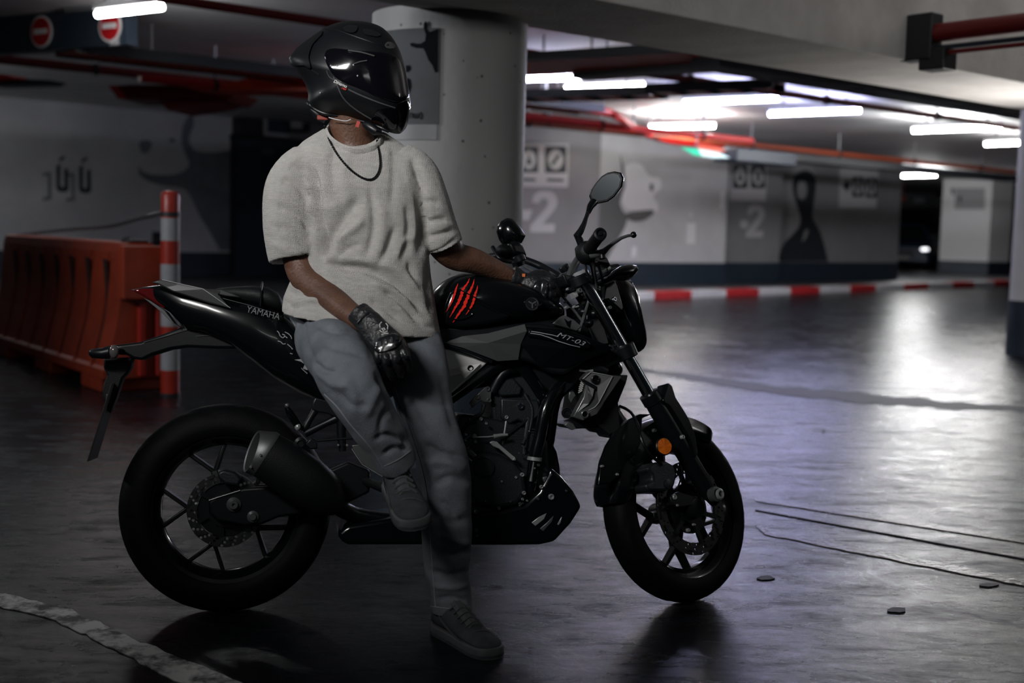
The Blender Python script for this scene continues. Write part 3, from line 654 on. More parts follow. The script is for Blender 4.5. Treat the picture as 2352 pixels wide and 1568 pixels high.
cp.location = ca; MB().tube([V((0, 0, 0)), cb - ca], .02, 8).build('pipe_run', STEEL_M, cp)

# ---- bollard with chain, orange barrier
bb = UZ(391, 908, 0); bt_ = 1.37
bo = empty('bollard', bb, 'tall red and white striped bollard standing beside the orange barrier', 'bollard')
BRED = mat('bollard_red', (0.32, 0.022, 0.010), 0.4, var=.1, vscale=9); BWHT = mat('bollard_white', (0.30, 0.31, 0.33), 0.4, var=.1, vscale=9)
ys = [912, 850, 795, 745, 655, 602, 550, 500, 440]
topx = 415
lean = V(((topx - 391) / F * bb.y * 0.35, 0, 0)) / bt_
zs = [0, .175, .33, .47, .73, .885, 1.04, 1.19, 1.37]
prof = {0: BRED, 1: BWHT, 2: BRED, 3: BWHT, 4: BWHT, 5: BRED, 6: BWHT, 7: BRED}
for i in range(8):
    a_, b_ = zs[i], zs[i + 1]
    pr = [(.062, a_), (.062, b_)] if i < 7 else [(.062, a_), (.062, b_ - .03), (.05, b_ - .008), (.03, b_)]
    MB().lathe(pr, (0, 0, 0), ZD, 28).build('red_band' if prof[i] is BRED else 'white_band', prof[i], bo, angle=60)
MB().lathe([(.068, .0), (.068, .02)], (0, 0, 0), ZD, 24).build('bollard_base', BLACK_M, bo)
MB().lathe([(.0645, 1.20), (.0645, 1.23)], (0, 0, 0), ZD, 24).build('chain_collar', BLACK_M, bo)
# chain
c0 = bb + V((-.065, 0, 1.22)); c1 = U(150, 528, 10.2); cpts = smooth_path([tuple(c0), tuple(U(330, 499, 8.6)), tuple(U(250, 520, 9.2)), tuple(c1), tuple(U(40, 540, 11.0))], 22)
cm = MB()
tot = [V(p) for p in cpts]
for i in range(len(tot) - 1):
    a_, b_ = tot[i], tot[i + 1]; d = (b_ - a_); L_ = d.length; d.normalize()
    k = max(1, int(L_ / .05))
    for j in range(k):
        c = a_ + d * (L_ * (j + .5) / k); u_ = ZD if (i + j) % 2 else d.cross(ZD).normalized()
        u_ = (u_ - d * u_.dot(d)).normalized(); hw, hl = .014, L_ / k * .72
        cm.tube([c + d * (math.cos(t) * hl) + u_ * (math.sin(t) * hw) for t in [q * PI / 4 for q in range(9)]], .0045, 5, cap=False)
ch = cm.build('chain', mat('chain_steel', (.10, .10, .11), .45, metal=.6)); tag(ch, 'thin sagging chain running from the bollard across the white wall', 'chain')
# barrier
BAR_M = mat('barrier_orange', (0.30, 0.038, 0.014), 0.5, var=.22, vscale=2.5, bump=.2, bscale=8)
bx0 = UZ(238, 905, 0); bx1 = UZ(0, 818, 0)
dB_ = (bx1 - bx0); dB_.z = 0; dB_.normalize(); nb_ = V((-dB_.y, dB_.x, 0)); nb_ = nb_ if nb_.y > 0 else -nb_   # into the depth
ba = empty('road_barrier', bx0, 'orange red plastic road barrier with vertical grooves beside the bollard', 'barrier')
HH = 1.02; BL = 3.0; WD = 0.50
def bprof(inset=0.0):    # section across the barrier (w, z), near side first
    h = [(0.0, .10), (0.0, .16), (.02, .18), (.09, .46), (.11, .60), (.13, .82), (.14, .95), (.155, HH - .01), (.175, HH)]
    return [(w + inset, z) for w, z in h] + [(WD - w - inset, z) for w, z in h[::-1]]
rings = []
def ring(t, inset): return [dB_ * t + nb_ * w + V((0, 0, z)) for w, z in bprof(inset)]
def gring(t):     # grooved section: the near and far faces step inwards between z .2 and .85
    out = []
    for w, z in bprof(0):
        g = .10 if .17 < z < .7 else (.05 if .7 < z < .9 else 0)
        out.append(dB_ * t + nb_ * (w + (g if w < WD / 2 else -g)) + V((0, 0, z)))
    return out
stt = [0]; rings.append(ring(0, 0))
gpos = [.28 + .375 * i for i in range(7)]
for g in gpos:
    rings += [ring(g - .035, 0), gring(g - .025), gring(g + .025), ring(g + .035, 0)]
rings.append(ring(BL, 0))
MB().loft(rings).build('barrier_shell', BAR_M, ba, smooth=False)
GRV = mat('barrier_groove_shade', (0.03, 0.012, 0.01), .8)  # dark strips laid in the grooves, standing in for their shade
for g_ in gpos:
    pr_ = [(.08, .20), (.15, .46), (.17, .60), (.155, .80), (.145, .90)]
    MB().loft([[dB_ * (g_ + s1 * .034) + nb_ * (w - .045 + s2 * .01) + V((0, 0, z)) for s1, s2 in ((-1, 0), (1, 0), (1, 1), (-1, 1))] for w, z in pr_]).build('groove_shade', GRV, ba, smooth=False)
for t in (.10, 1.25, 2.45): MB().box(dB_ * (t + .2) + nb_ * WD / 2 + V((0, 0, .05)), (.42, WD - .02, .10), (dB_, nb_, ZD)).build('foot', BAR_M, ba, smooth=False, bevel=.01)
MB().box(nb_ * WD / 2 - dB_ * .05 + V((0, 0, .82)), (.10, .30, .36), (dB_, nb_, ZD)).build('end_coupling', BAR_M, ba, smooth=False, bevel=.01)
MB().box(nb_ * WD * .5 - dB_ * .03 + V((0, 0, .36)), (.06, .05, .5), (dB_, nb_, ZD)).build('end_rib', mat('barrier_red', (.34, .02, .012), .5), ba, smooth=False, bevel=.01)
MB().box(nb_ * WD * .72 - dB_ * .03 + V((0, 0, .36)), (.06, .03, .5), (dB_, nb_, ZD)).build('end_rib', mat('barrier_red', (.34, .02, .012), .5), ba, smooth=False, bevel=.01)
MB().lathe([(.035, 0), (.035, .02), (.02, .035)], dB_ * .25 + nb_ * WD / 2 + V((0, 0, HH)), ZD, 16).build('filler_cap', BLACK_M, ba)
MB().box(dB_ * .10 + nb_ * WD / 2 + V((0, 0, HH + .008)), (.2, .12, .02), (dB_, nb_, ZD)).build('top_handle', BLACK_M, ba, smooth=False, bevel=.004)

# ---- parked car beyond
car = empty('parked_car', UZ(2090, 622, .15) + V((0.2, 1.5, 0)), 'dark blue parked car with shining headlights beside the white pillar', 'car')
car.rotation_euler = (0, 0, math.radians(-20))
CAR_M = mat('car_dark_blue', (0.012, 0.035, 0.075), 0.25, coat=.6)
body = [(-.95, .28), (-.98, .5), (-.93, .82), (-.86, .98), (.86, .98), (.93, .82), (.98, .5), (.95, .28)]
def csec(y, sx, z0, z1, base=body): return [V((x * sx, y, z0 + (z - .28) / .70 * (z1 - z0))) for x, z in base]
MB().loft([csec(0, .86, .30, .80), csec(.10, .96, .26, .93), csec(.9, 1.0, .26, 1.06), csec(1.3, 1.0, .26, 1.10), csec(4.2, 1.0, .26, 1.12), csec(4.5, .92, .35, 1.0)]).build('body', CAR_M, car, bevel=.03)
cab = [(-.84, 0), (-.80, .30), (-.66, .58), (-.5, .64), (.5, .64), (.66, .58), (.80, .30), (.84, 0)]
MB().loft([[V((x, 1.15 + z * 1.1, 1.04 + z * .95)) for x, z in cab], [V((x, 3.9 - z * .5, 1.06 + z * .95)) for x, z in cab]]).build('roof', CAR_M, car, bevel=.03)
MB().add([(-.72, 1.24, 1.10), (.72, 1.24, 1.10), (.56, 1.78, 1.58), (-.56, 1.78, 1.58)], [(0, 1, 2, 3)]).prism([V((-.72, 1.20, 1.10)), V((.72, 1.20, 1.10)), V((.56, 1.74, 1.58)), V((-.56, 1.74, 1.58))], (0, .03, .01)).build('windscreen', mat('dark_glass', (.01, .012, .015), .08), car, smooth=False)
HL = mat('headlight_glow', (.9, .9, 1), .2, emit=(.95, .95, 1), estr=2.2)
for s_ in (-1, 1):
    MB().ball((s_ * .70, .05, .74), (.17, .07, .08)).build('headlight', HL, car)
    MB().lathe([(.33, 0), (.34, .1), (.33, .2)], (s_ * .85 - (.2 if s_ > 0 else 0), .85, .33), (1, 0, 0), 24).build('wheel', BLACK_M, car)
    MB().lathe([(.33, 0), (.34, .1), (.33, .2)], (s_ * .85 - (.2 if s_ > 0 else 0), 3.6, .33), (1, 0, 0), 24).build('wheel', BLACK_M, car)
    MB().ball((s_ * 1.0, 1.35, 1.12), (.11, .06, .08)).build('wing_mirror', CAR_M, car)
MB().box((0, -.0, .62), (.8, .08, .16)).build('grille', BLACK_M, car, smooth=False)
MB().box((0, -.02, .42), (.5, .06, .11)).build('number_plate', mat('plate_pale', (.35, .3, .28), .5), car, smooth=False)
o = empty('wall_box', U(2108, 460, 44), 'dark cabinet on the back wall behind the parked car', 'cabinet')
MB().box((0, 0, 0), (1.2, .3, .55)).build('cabinet_body', BLACK_M, o, smooth=False)
MB().box((0, -.16, 0), (.35, .03, .16)).build('cabinet_label', MIDP_M, o, smooth=False)
rc0 = U(2054, 456, 43); o = MB().box(rc0, (.75, .2, .16)).box(rc0 + V((-.3, 0, .9)), (.03, .03, 1.8)).box(rc0 + V((.3, 0, .9)), (.03, .03, 1.8)).build('red_channel', DRED_M, smooth=False); tag(o, 'short dark red metal channel on the back wall by the parked car', 'metal channel')

# ---- painted floor lines and joints
LINE_M = bpy.data.materials.new('worn_line_paint'); LINE_M.use_nodes = True
def _line():
    nt = LINE_M.node_tree; b = nt.nodes['Principled BSDF']; L = nt.links; b.inputs['Roughness'].default_value = .55
    tc = nt.nodes.new('ShaderNodeTexCoord'); n = nt.nodes.new('ShaderNodeTexNoise'); n.inputs['Scale'].default_value = 9; n.inputs['Detail'].default_value = 12; n.inputs['Roughness'].default_value = .7
    L.new(tc.outputs['Object'], n.inputs['Vector']); r = nt.nodes.new('ShaderNodeMapRange'); r.inputs[1].default_value = .42; r.inputs[2].default_value = .56
    L.new(n.outputs['Fac'], r.inputs[0]); mx = nt.nodes.new('ShaderNodeMix'); mx.data_type = 'RGBA'
    mx.inputs[6].default_value = (.05, .05, .052, 1); mx.inputs[7].default_value = (.85, .83, .80, 1); L.new(r.outputs[0], mx.inputs[0]); L.new(mx.outputs[2], b.inputs['Base Color'])
    bp = nt.nodes.new('ShaderNodeBump'); bp.inputs['Strength'].default_value = .5; bp.inputs['Distance'].default_value = .004; L.new(n.outputs['Fac'], bp.inputs['Height']); L.new(bp.outputs[0], b.inputs['Normal'])
_line()
def fline(pts, m, name, kind=None, label=None, cat=None, z=.003):
    P = [UZ(x, y, z) for x, y in pts]; o = MB().prism([V((p.x, p.y, 0.0005)) for p in P], (0, 0, z)).build(name, m, smooth=False)
    if kind: o['kind'] = kind
    else: tag(o, label, cat)
    return o
def jag(a, b, n, amp):
    out = []
    for i in range(n): t = i / n; out.append((a[0] + (b[0] - a[0]) * t + random.uniform(-amp, amp), a[1] + (b[1] - a[1]) * t + random.uniform(-amp, amp)))
    return out
fline(jag((-60, 1345), (150, 1396), 10, 2) + jag((150, 1396), (335, 1478), 14, 5) + jag((335, 1478), (640, 1600), 14, 3) + jag((480, 1600), (290, 1504), 12, 3) + jag((290, 1504), (130, 1425), 12, 4) + jag((130, 1425), (-60, 1375), 8, 3), LINE_M, 'floor_line', label='worn white painted line on the dark floor by the rear wheel', cat='painted line')
DM = mat('dusty_strip', (.085, .075, .064), .26, spec=.3, var=.45, vscale=14, bump=.4, bscale=50)
fline([(1735, 1140), (2352, 1236), (2452, 1252), (2452, 1262), (2352, 1246), (1735, 1150)], DM, 'floor_line', label='thin dusty line on the floor, the one farther from the camera beyond the front wheel', cat='painted line')
fline(jag((1734, 1206), (2452, 1350), 30, 1) + jag((2452, 1364), (1734, 1222), 30, 1), DM, 'floor_line', label='wider dusty line on the floor, the one nearer the camera beyond the front wheel', cat='painted line')
JM = mat('joint_dark', (.004, .004, .005), .9)
fline([(1735, 1170), (2452, 1300), (2452, 1302), (1735, 1171.5)], JM, 'trim_floor_joint', kind='structure')
STN = mat('tar_stain', (.006, .007, .009), .6)
st = fline(jag((1450, 842), (1800, 886), 12, 3) + jag((1800, 886), (2352, 935), 16, 4) + [(2380, 938), (2380, 948)] + jag((2352, 946), (1980, 925), 12, 3) + jag((1980, 925), (1700, 892), 10, 3) + jag((1700, 892), (1450, 850), 10, 2), STN, 'floor_stain', label='long dark tar seam crossing the shiny floor towards the edge column', cat='stain')
for i, (x, y, w, h, lb) in enumerate(((1758, 1326, 22, 5, 'small dark stain on the floor just right of the front wheel'), (2058, 1400, 28, 6, 'dark stain on the floor low in the open area past the front wheel'), (2270, 1342, 22, 5, 'dark oil stain near the edge beyond the two dusty lines'), (1578, 728, 10, 4, 'small dark lid in the floor near the first red kerb block'), (1892, 990, 4, 4, 'tiny dark spot on the shiny floor between the bright reflections'), (1866, 839, 4, 4, 'tiny dark spot on the floor just beyond the tar seam'))):
    fline([(x + w * math.cos(a * PI / 8) * random.uniform(.7, 1.1), y + h * math.sin(a * PI / 8) * random.uniform(.7, 1.1)) for a in range(16)], STN, 'floor_stain', label=lb, cat='stain')
# ================================================================== THE MOTORCYCLE
RCON = UZ(520, 1404, 0); FCON = UZ(1556, 1374, 0)
bu = (FCON - RCON); bu.z = 0; bu.normalize()
LEAN = math.radians(7)
by = V((-bu.y, bu.x, 0))                       # the bike's left (away from the camera)
by2 = (by * math.cos(LEAN) - ZD * math.sin(LEAN)); bz2 = bu.cross(by2)
if bz2.z < 0: bz2 = -bz2
BM = Matrix((bu, by2, bz2)).transposed().to_4x4(); BM.translation = RCON
BMI = BM.inverted()
BIKE = empty('motorcycle', (0, 0, 0), 'black naked motorcycle with silver panels and red claw marks, carrying the rider', 'motorcycle')
BIKE.matrix_world = BM
def to_local(p): return BMI @ V(p)
CL = to_local(CAM)
def lray(px, py): return (BMI.to_3x3() @ ray(px, py))
def LP(px, py, w=0.0):          # bike-local point under a pixel on the plane w metres to the bike's right
    d = lray(px, py); t = (-w - CL.y) / d.y; return CL + d * t
# steered plane
HUBF = LP(1552, 1172, 0.0); HUBR = LP(520, 1164, 0.0)
SA = V((-math.sin(math.radians(24)), 0, math.cos(math.radians(24))))
DEL = math.radians(30)
RS = Matrix.Rotation(DEL, 3, SA)
SN = RS @ V((0, -1, 0))
if SN.x < 0: RS = Matrix.Rotation(-DEL, 3, SA); SN = RS @ V((0, -1, 0))
SF = RS @ V((1, 0, 0)); SU = SN.cross(SF) if (SN.cross(SF)).z > 0 else -SN.cross(SF)
def SP(px, py, w=0.0):          # the same on planes parallel to the steered wheel
    d = lray(px, py); t = (HUBF + SN * w - CL).dot(SN) / d.dot(SN); return CL + d * t
RN = V((0, -1, 0))

BLK = mat('gloss_black', (0.003, 0.004, 0.005), 0.20, coat=0.5, spec=.3)
BLK2 = mat('satin_black', (0.005, 0.006, 0.008), 0.36, spec=.35)
BLK3 = mat('rough_black_plastic', (0.005, 0.006, 0.007), 0.55, spec=.3, bump=.15, bscale=300)
RUB = mat('tyre_rubber', (0.0035, 0.004, 0.005), 0.6, spec=.12, bump=.1, bscale=200)
GRN = mat('engine_grey', (0.014, 0.019, 0.022), 0.42, metal=.2, bump=.15, bscale=250)
PRT = mat('silver_print_glint', (0.40, 0.41, 0.43), 0.4)  # lettering print, also the highlight strips on name plate and shroud
SIL = mat('silver_paint', (0.72, 0.72, 0.71), 0.36, metal=.35)
GUN = mat('gunmetal_paint', (0.13, 0.135, 0.14), 0.30, metal=.5)
CHR = mat('polished_steel', (0.55, 0.57, 0.61), 0.17, metal=1.0)
ALU = mat('dull_aluminium', (0.45, 0.46, 0.47), 0.3, metal=.5)
CLAW = mat('claw_red', (0.80, 0.020, 0.010), 0.35, emit=None)
AMB = mat('amber_reflector', (0.75, 0.16, 0.01), 0.25, coat=.6)
LENS = mat('clear_lens', (0.12, 0.11, 0.11), 0.1, coat=.5)
MIRG = mat('mirror_glass', (0.30, 0.33, 0.36), 0.12, metal=1.0)

def K(mb, name, m, parent=BIKE, **kw): return mb.build(name, m, parent, **kw)
def pl(name, pts, w1, w0, m, steer=False, bevel=.004, parent=BIKE, bseg=2, smooth=True, angle=35):
    fn = SP if steer else LP; n = SN if steer else RN
    P = [fn(x, y, w1) for x, y in pts]
    return MB().prism(P, n * (w0 - w1)).build(name, m, parent, bevel=bevel, bseg=bseg, smooth=smooth, angle=angle, tri=False)
def ribs(name, st, m, steer=False, wc=0.0, power=2.4, seg=20, parent=BIKE, sub=0, angle=50, bevel=0):
    fn = SP if steer else LP; n = SN if steer else RN; R = []
    for s_ in st:
        tx, ty, bx, by_, hw = s_[:5]; c_w = s_[5] if len(s_) > 5 else wc
        T, B = fn(tx, ty, c_w), fn(bx, by_, c_w); c = (T + B) / 2; h = (T - B) / 2
        rg = []
        for k in range(seg):
            a = 2 * PI * k / seg; ca, sa = math.cos(a), math.sin(a)
            rg.append(c + h * (abs(ca) ** (2 / power) * (1 if ca >= 0 else -1)) + n * hw * (abs(sa) ** (2 / power) * (1 if sa >= 0 else -1)))
        R.append(rg)
    return MB().loft(R).build(name, m, parent, sub=sub, angle=angle, bevel=bevel)
def tb(name, pts, r, m, steer=False, seg=12, parent=BIKE, sm=0, flat=None):
    fn = SP if steer else LP
    if sm: pts = smooth_path(pts, sm)
    rr = r
    if isinstance(r, list) and sm:
        rr = list(np.interp(np.linspace(0, len(r) - 1, len(pts)), range(len(r)), r))
    return MB().tube([fn(x, y, w) for x, y, w in pts], rr, seg, flat=flat).build(name, m, parent)
def bolt(px, py, w, r, m=ALU, steer=False, parent=BIKE, name='bolt', d=.008):
    fn = SP if steer else LP; n = SN if steer else RN; c = fn(px, py, w)
    o = MB().lathe([(r, -d), (r, 0), (r * .8, d * .35), (r * .55, d * .35), (r * .5, -d * .2)], c, n, 16).build(name, m, parent)
    return o

# ---- wheels
def tyre(name, hub, n, R, rw, hw):
    ax = V(n).normalized(); ref = V((0, 0, 1)); a = (ref - ax * ref.dot(ax)).normalized(); b = ax.cross(a)
    prof = []
    for k in range(-8, 9):
        t = k / 8; w_ = math.sin(t * PI / 2 * .93) * hw; r_ = R - (R - rw - .028) * (1 - math.cos(t * PI / 2)) ** 1.25
        prof.append((r_, w_, k))
    prof = [(rw, -hw * .86, None), (rw + .012, -hw * .97, None)] + prof + [(rw + .012, hw * .97, None), (rw, hw * .86, None)]
    N = 168; R_ = []
    for i in range(N):
        th = 2 * PI * i / N; rg = []
        for r_, w_, k in prof:
            rr = r_
            if k is not None and 2 <= abs(k) <= 6 and (i + (abs(k) * 2) * (1 if k > 0 else 1) + (7 if k < 0 else 0)) % 14 in (0, 1): rr -= .0045
            if k is not None and abs(k) <= 1 and i % 14 == 5 and False: rr -= .003
            rg.append(hub + a * math.cos(th) * rr + b * math.sin(th) * rr + ax * w_)
        R_.append(rg)
    R_.append(R_[0])
    return MB().loft(R_, cap=False, closed=False).build(name, RUB, BIKE, angle=50)
def wheel(name, hub, n, rw, hw, rot, fwd, disc_r, disc_w, nspoke=5):
    ax = V(n).normalized(); a = V(fwd).normalized(); b = ax.cross(a).normalized()
    if b.z < 0: b = -b
    def q(r, th, w_): return hub + a * math.cos(th) * r + b * math.sin(th) * r + ax * w_
    o = MB().lathe([(rw + .004, -hw), (rw + .008, -hw + .006), (rw - .006, -hw + .014), (rw - .012, -hw * .5), (rw - .018, 0), (rw - .012, hw * .5), (rw - .006, hw - .014), (rw + .008, hw - .006), (rw + .004, hw),
                    (rw - .010, hw - .004), (rw - .022, hw * .5), (rw - .032, .012), (rw - .032, -.012), (rw - .022, -hw * .5), (rw - .010, -hw + .004)], hub, ax, 96, closed=True).build(name, BLK, BIKE, angle=40)
    sp_w = .016
    for k in range(nspoke):
        th = rot + 2 * PI * k / nspoke; mb = MB()
        def bar(r0, t0, r1, t1, wa, wb, d0, d1):
            P, Q = q(r0, t0, 0), q(r1, t1, 0); dr = (Q - P).normalized(); sd = dr.cross(ax).normalized()
            mb.loft([[P + sd * x * wa + ax * z * d0 for x, z in ((-1, -1), (-.7, 1), (.7, 1), (1, -1))], [Q + sd * x * wb + ax * z * d1 for x, z in ((-1, -1), (-.7, 1), (.7, 1), (1, -1))]])
        bar(.035, th, .118, th, .017, .014, .03, .018)
        bar(.108, th - .02, rw - .018, th + .30, .0085, .0085, .016, .013)
        bar(.108, th + .02, rw - .018, th - .30, .0085, .0085, .016, .013)
        mb.build('spoke', BLK2, o, bevel=.003)
    K(MB().lathe([(.022, -.10), (.034, -.095), (.036, -.05), (.044, -.03), (.044, .03), (.036, .05), (.034, .095), (.022, .10)], hub, ax, 32), 'hub', BLK2, o)
    # drilled disc
    if disc_r:
        rows = 3; mbd = MB(); NC = 40; r0 = disc_r * .74; dr = (disc_r - r0) / rows
        for row in range(rows):
            for c_ in range(NC):
                t0 = 2 * PI * c_ / NC + (row * PI / NC); t1 = t0 + 2 * PI / NC; tm = (t0 + t1) / 2; ra, rb = r0 + row * dr, r0 + (row + 1) * dr; rm = (ra + rb) / 2
                outer = [q(ra, t0, disc_w), q(ra, tm, disc_w), q(ra, t1, disc_w), q(rm, t1, disc_w), q(rb, t1, disc_w), q(rb, tm, disc_w), q(rb, t0, disc_w), q(rm, t0, disc_w)]
                hr = .0042 if (c_ + row) % 2 == 0 else 0
                if hr:
                    ang = [-135, -90, -45, 0, 45, 90, 135, 180]
                    inner = []
                    for g in ang:
                        x = math.cos(math.radians(g)) * hr; y = math.sin(math.radians(g)) * hr
                        inner.append(q(rm + y, tm + x / rm, disc_w))
                    mbd.add(outer + inner, [(i, (i + 1) % 8, (i + 1) % 8 + 8, i + 8) for i in range(8)])
                else: mbd.add(outer, [list(range(8))])
        dsc = mbd.build('brake_disc', mat('disc_steel', (.07, .072, .075), .35, metal=.9), o, smooth=False)
        md = dsc.modifiers.new('thick', 'SOLIDIFY'); md.thickness = .0045
        cm_ = MB()
        for k in range(6):
            th = rot + .3 + k * PI / 3; P, Q = q(.045, th, disc_w), q(disc_r * .78, th + .12, disc_w); cm_.beam(P, Q, .014, .008, up=ax)
        cm_.lathe([(.05, -.006), (.05, .006), (.035, .006), (.035, -.006)], hub + ax * disc_w, ax, 30, closed=True)
        cm_.lathe([(.080, -.004), (.080, .004), (.0, .004)], hub + ax * (disc_w - .012), ax, 40)
        cm_.build('disc_carrier', BLK2, o)
    return o
TF = tyre('front_tyre', HUBF, SN, .290, .218, .056); WF = wheel('front_wheel', HUBF, SN, .218, .042, -1.72, SF, .149, .068)
TR = tyre('rear_tyre', HUBR, RN, .312, .220, .070); WR = wheel('rear_wheel', HUBR, RN, .220, .056, PI, V((1, 0, 0)), .110, .080)

# ---- front fork (steered)
for s_, lab in ((1, 0), (-1, 1)):
    w_ = .098 * s_
    T = SP(1330, 625, .098); B = SP(1632, 1138, .098); E = SP(1497, 916, .098)
    sh = SN * (w_ - .098)
    fl_ = K(MB().tube([E + sh + (T - E) * -.02, T + sh], .0205, 28), 'fork_tube', CHR)
    d_ = (B - E).normalized()
    lo = K(MB().tube([E + sh - d_ * .022, E + sh - d_ * .02, E + sh + d_ * .012, E + sh + d_ * .014, E + sh + d_ * .05, B + sh - d_ * .06, B + sh], [.026, .0325, .0325, .029, .031, .029, .024], 24), 'fork_leg', BLK2)
    K(MB().tube([B + sh - d_ * .01, B + sh + d_ * .03], [.024, .016], 16), 'axle_lug', BLK2, lo)
    K(MB().lathe([(.019, .0), (.019, .022), (.014, .026), (.010, .026), (.010, .012)], B + sh + SN * .02 * s_, SN * s_, 20), 'axle_nut', ALU, lo)
# fork guard / fender stay in front of the leg
pl('fork_guard', [(1535, 878), (1545, 885), (1553, 912), (1568, 935), (1584, 962), (1598, 1000), (1604, 1042), (1597, 1052), (1585, 1010), (1560, 965), (1538, 932), (1526, 925), (1523, 918), (1528, 900)], .135, .085, BLK, True)
# clamps
ST = SP(1330, 645, .098); SB = SP(1436, 808, .098)
for nm, c in (('upper_clamp', ST), ('lower_clamp', SB)):
    h = .034 if nm == 'upper_clamp' else .045
    mb = MB()
    for k in (0, 1): mb.tube([c - SN * .196 * k - SA * h / 2, c - SN * .196 * k + SA * h / 2], .036, 24)
    mb.box(c - SN * .098 - SF * .02, (.196, .07, h), (SN, SF, SA))
    K(mb, nm, BLK2, bevel=.004)
for k in (0, 1):
    K(MB().lathe([(.026, 0), (.026, .012), (.018, .018), (.009, .018), (.009, .010)], SP(1339, 643, .098) - SN * .196 * k + SA * .012, SA, 20), 'fork_cap', ALU)
bolt(1332, 667, .135, .008, GUN, True)
K(MB().tube([SP(1330, 640, 0) - SF * .02, SP(1436, 815, 0) - SF * .02], .03, 20), 'steering_stem', BLK2)
pl('clamp_lug', [(1277, 640), (1292, 633), (1312, 650), (1318, 672), (1300, 668), (1284, 655)], .06, -.04, BLK2, True)
K(MB().lathe([(.026, -.01), (.026, .018), (.020, .020), (.020, .012)], SP(1300, 648, .05), (SN + SA).normalized(), 24), 'bar_clamp', GUN)
pl('brake_hose_bracket', [(1316, 672), (1325, 667), (1329, 680), (1322, 684)], .10, .08, ALU, True, bevel=.001)
# handlebar and controls, right side (towards the camera)
bar_pts = [(1306, 642, .035), (1311, 628, .06), (1320, 608, .10), (1332, 590, .16), (1343, 580, .21), (1378, 540, .355)]
tb('handlebar', bar_pts, .0125, GUN, True, sm=4)
G0, G1 = SP(1350, 576, .225), SP(1376, 541, .352); gd = (G1 - G0).normalized()
gr = K(MB().tube([G0 + gd * (G1 - G0).length * t for t in np.linspace(0, 1, 22)], [.0165 + (.0015 if i % 2 else 0) for i in range(22)], 20), 'grip', BLK3)
K(MB().lathe([(.019, -.002), (.0195, .006), (.019, .016), (.013, .018), (.012, .012), (.006, .012), (.005, .017)], G1, gd, 24), 'bar_end', BLK2)
K(MB().lathe([(.030, -.035), (.034, -.02), (.032, .0), (.026, .012), (.017, .018)], G0, gd, 24), 'throttle_housing', BLK3)
K(MB().box(G0 - gd * .045, (.05, .055, .045), (SF, SA, gd)), 'switch_housing', BLK3, bevel=.01, bseg=3)
K(MB().box(G0 - gd * .03 + SF * .045 - SA * .02, (.07, .03, .04), (SF, SA, gd)), 'brake_cylinder', BLK2, bevel=.008, bseg=3)
tb('brake_lever', [(1358, 588, .24), (1372, 583, .26), (1388, 577, .28), (1398, 567, .29), (1412, 556, .30), (1428, 546, .32), (1443, 541, .34), (1454, 540, .345)], [(.008, .013), (.011, .012), (.009, .012), (.006, .010), (.0055, .009), (.005, .008), (.0045, .007), (.0045, .006)], GUN, True)
K(MB().ball(SP(1455, 539, .345), .0098, 16, 10), 'lever_ball', BLK)
tb('lever_pivot', [(1382, 578, .27), (1384, 594, .27)], [.012, .010], BLK2, True)
# mirror, right
ms = SP(1327, 552, .21)
tb('mirror_stem', [(1336, 566, .21), (1331, 550, .21), (1326, 541, .215), (1334, 530, .22), (1341, 515, .225), (1346, 500, .225), (1357, 470, .23)], [.011, .012, .0125, .010, .008, .0062, .0075], BLK2, True)
def mirror(pts, w_, name, facing, glass=True, hgt=.022):
    c = SP(sum(p[0] for p in pts) / len(pts), sum(p[1] for p in pts) / len(pts), w_)
    n = V(facing).normalized()
    def onp(x, y, o=0.0):
        d = lray(x, y); return CL + d * ((c + n * o - CL).dot(n) / d.dot(n))
    P = [onp(x, y) for x, y in pts]
    def inset(P, s): return [c + (p - c) * s for p in P]
    mb = MB().loft([inset(P, .93), [p - n * .004 for p in P], [p - n * .014 for p in inset(P, .97)], [p - n * hgt for p in inset(P, .75)], [p - n * (hgt + .008) for p in inset(P, .35)]])
    sh_ = K(mb, name, BLK, angle=40)
    if glass: K(MB().prism([p + n * .0012 for p in inset(P, .84)], -n * .003), 'mirror_glass', MIRG, sh_, smooth=False)
    return sh_
tocam = (CL - SP(1392, 430, .23)).normalized()
mirror([(1411, 393), (1426, 396), (1432, 409), (1427, 430), (1411, 451), (1395, 463), (1371, 468), (1357, 464), (1352, 449), (1357, 435), (1368, 419), (1381, 404), (1395, 396)], .23, 'mirror', (tocam * .9 - SF * .55 + V((0, 0, .05))))
tb('mirror_neck', [(1351, 488, .228), (1356, 474, .228), (1364, 464, .225)], [.0075, .011, .013], BLK, True)
# left side controls (far side)
tb('handlebar', [(1296, 642, -.035), (1280, 632, -.07), (1240, 610, -.14), (1190, 592, -.22), (1150, 588, -.30), (1125, 590, -.36)], .0125, BLK2, True, sm=3)
mirror([(1141, 532), (1143, 519), (1152, 507), (1166, 500), (1177, 502), (1188, 512), (1199, 526), (1208, 541), (1204, 549), (1199, 558), (1188, 560), (1170, 566), (1156, 564), (1147, 551)], -.26, 'mirror', (-(CL - SP(1175, 530, -.26)).normalized() * 1.0 + SF * .3), glass=False, hgt=.03)
tb('mirror_stem', [(1180, 545, -.25), (1190, 560, -.25), (1182, 580, -.25)], [.009, .009, .012], BLK2, True)
c_ = SP(1178, 578, -.24)
K(MB().box(c_, (.06, .045, .07), (SF, SA, SN)), 'switch_housing', BLK2, bevel=.012, bseg=3)
K(MB().ball(c_ + SF * .02 + SA * .02, .022), 'clutch_perch', BLK2)
K(MB().ball(c_ - SF * .035 + SA * .0, (.03, .03, .022)), 'switch_cluster', BLK3)
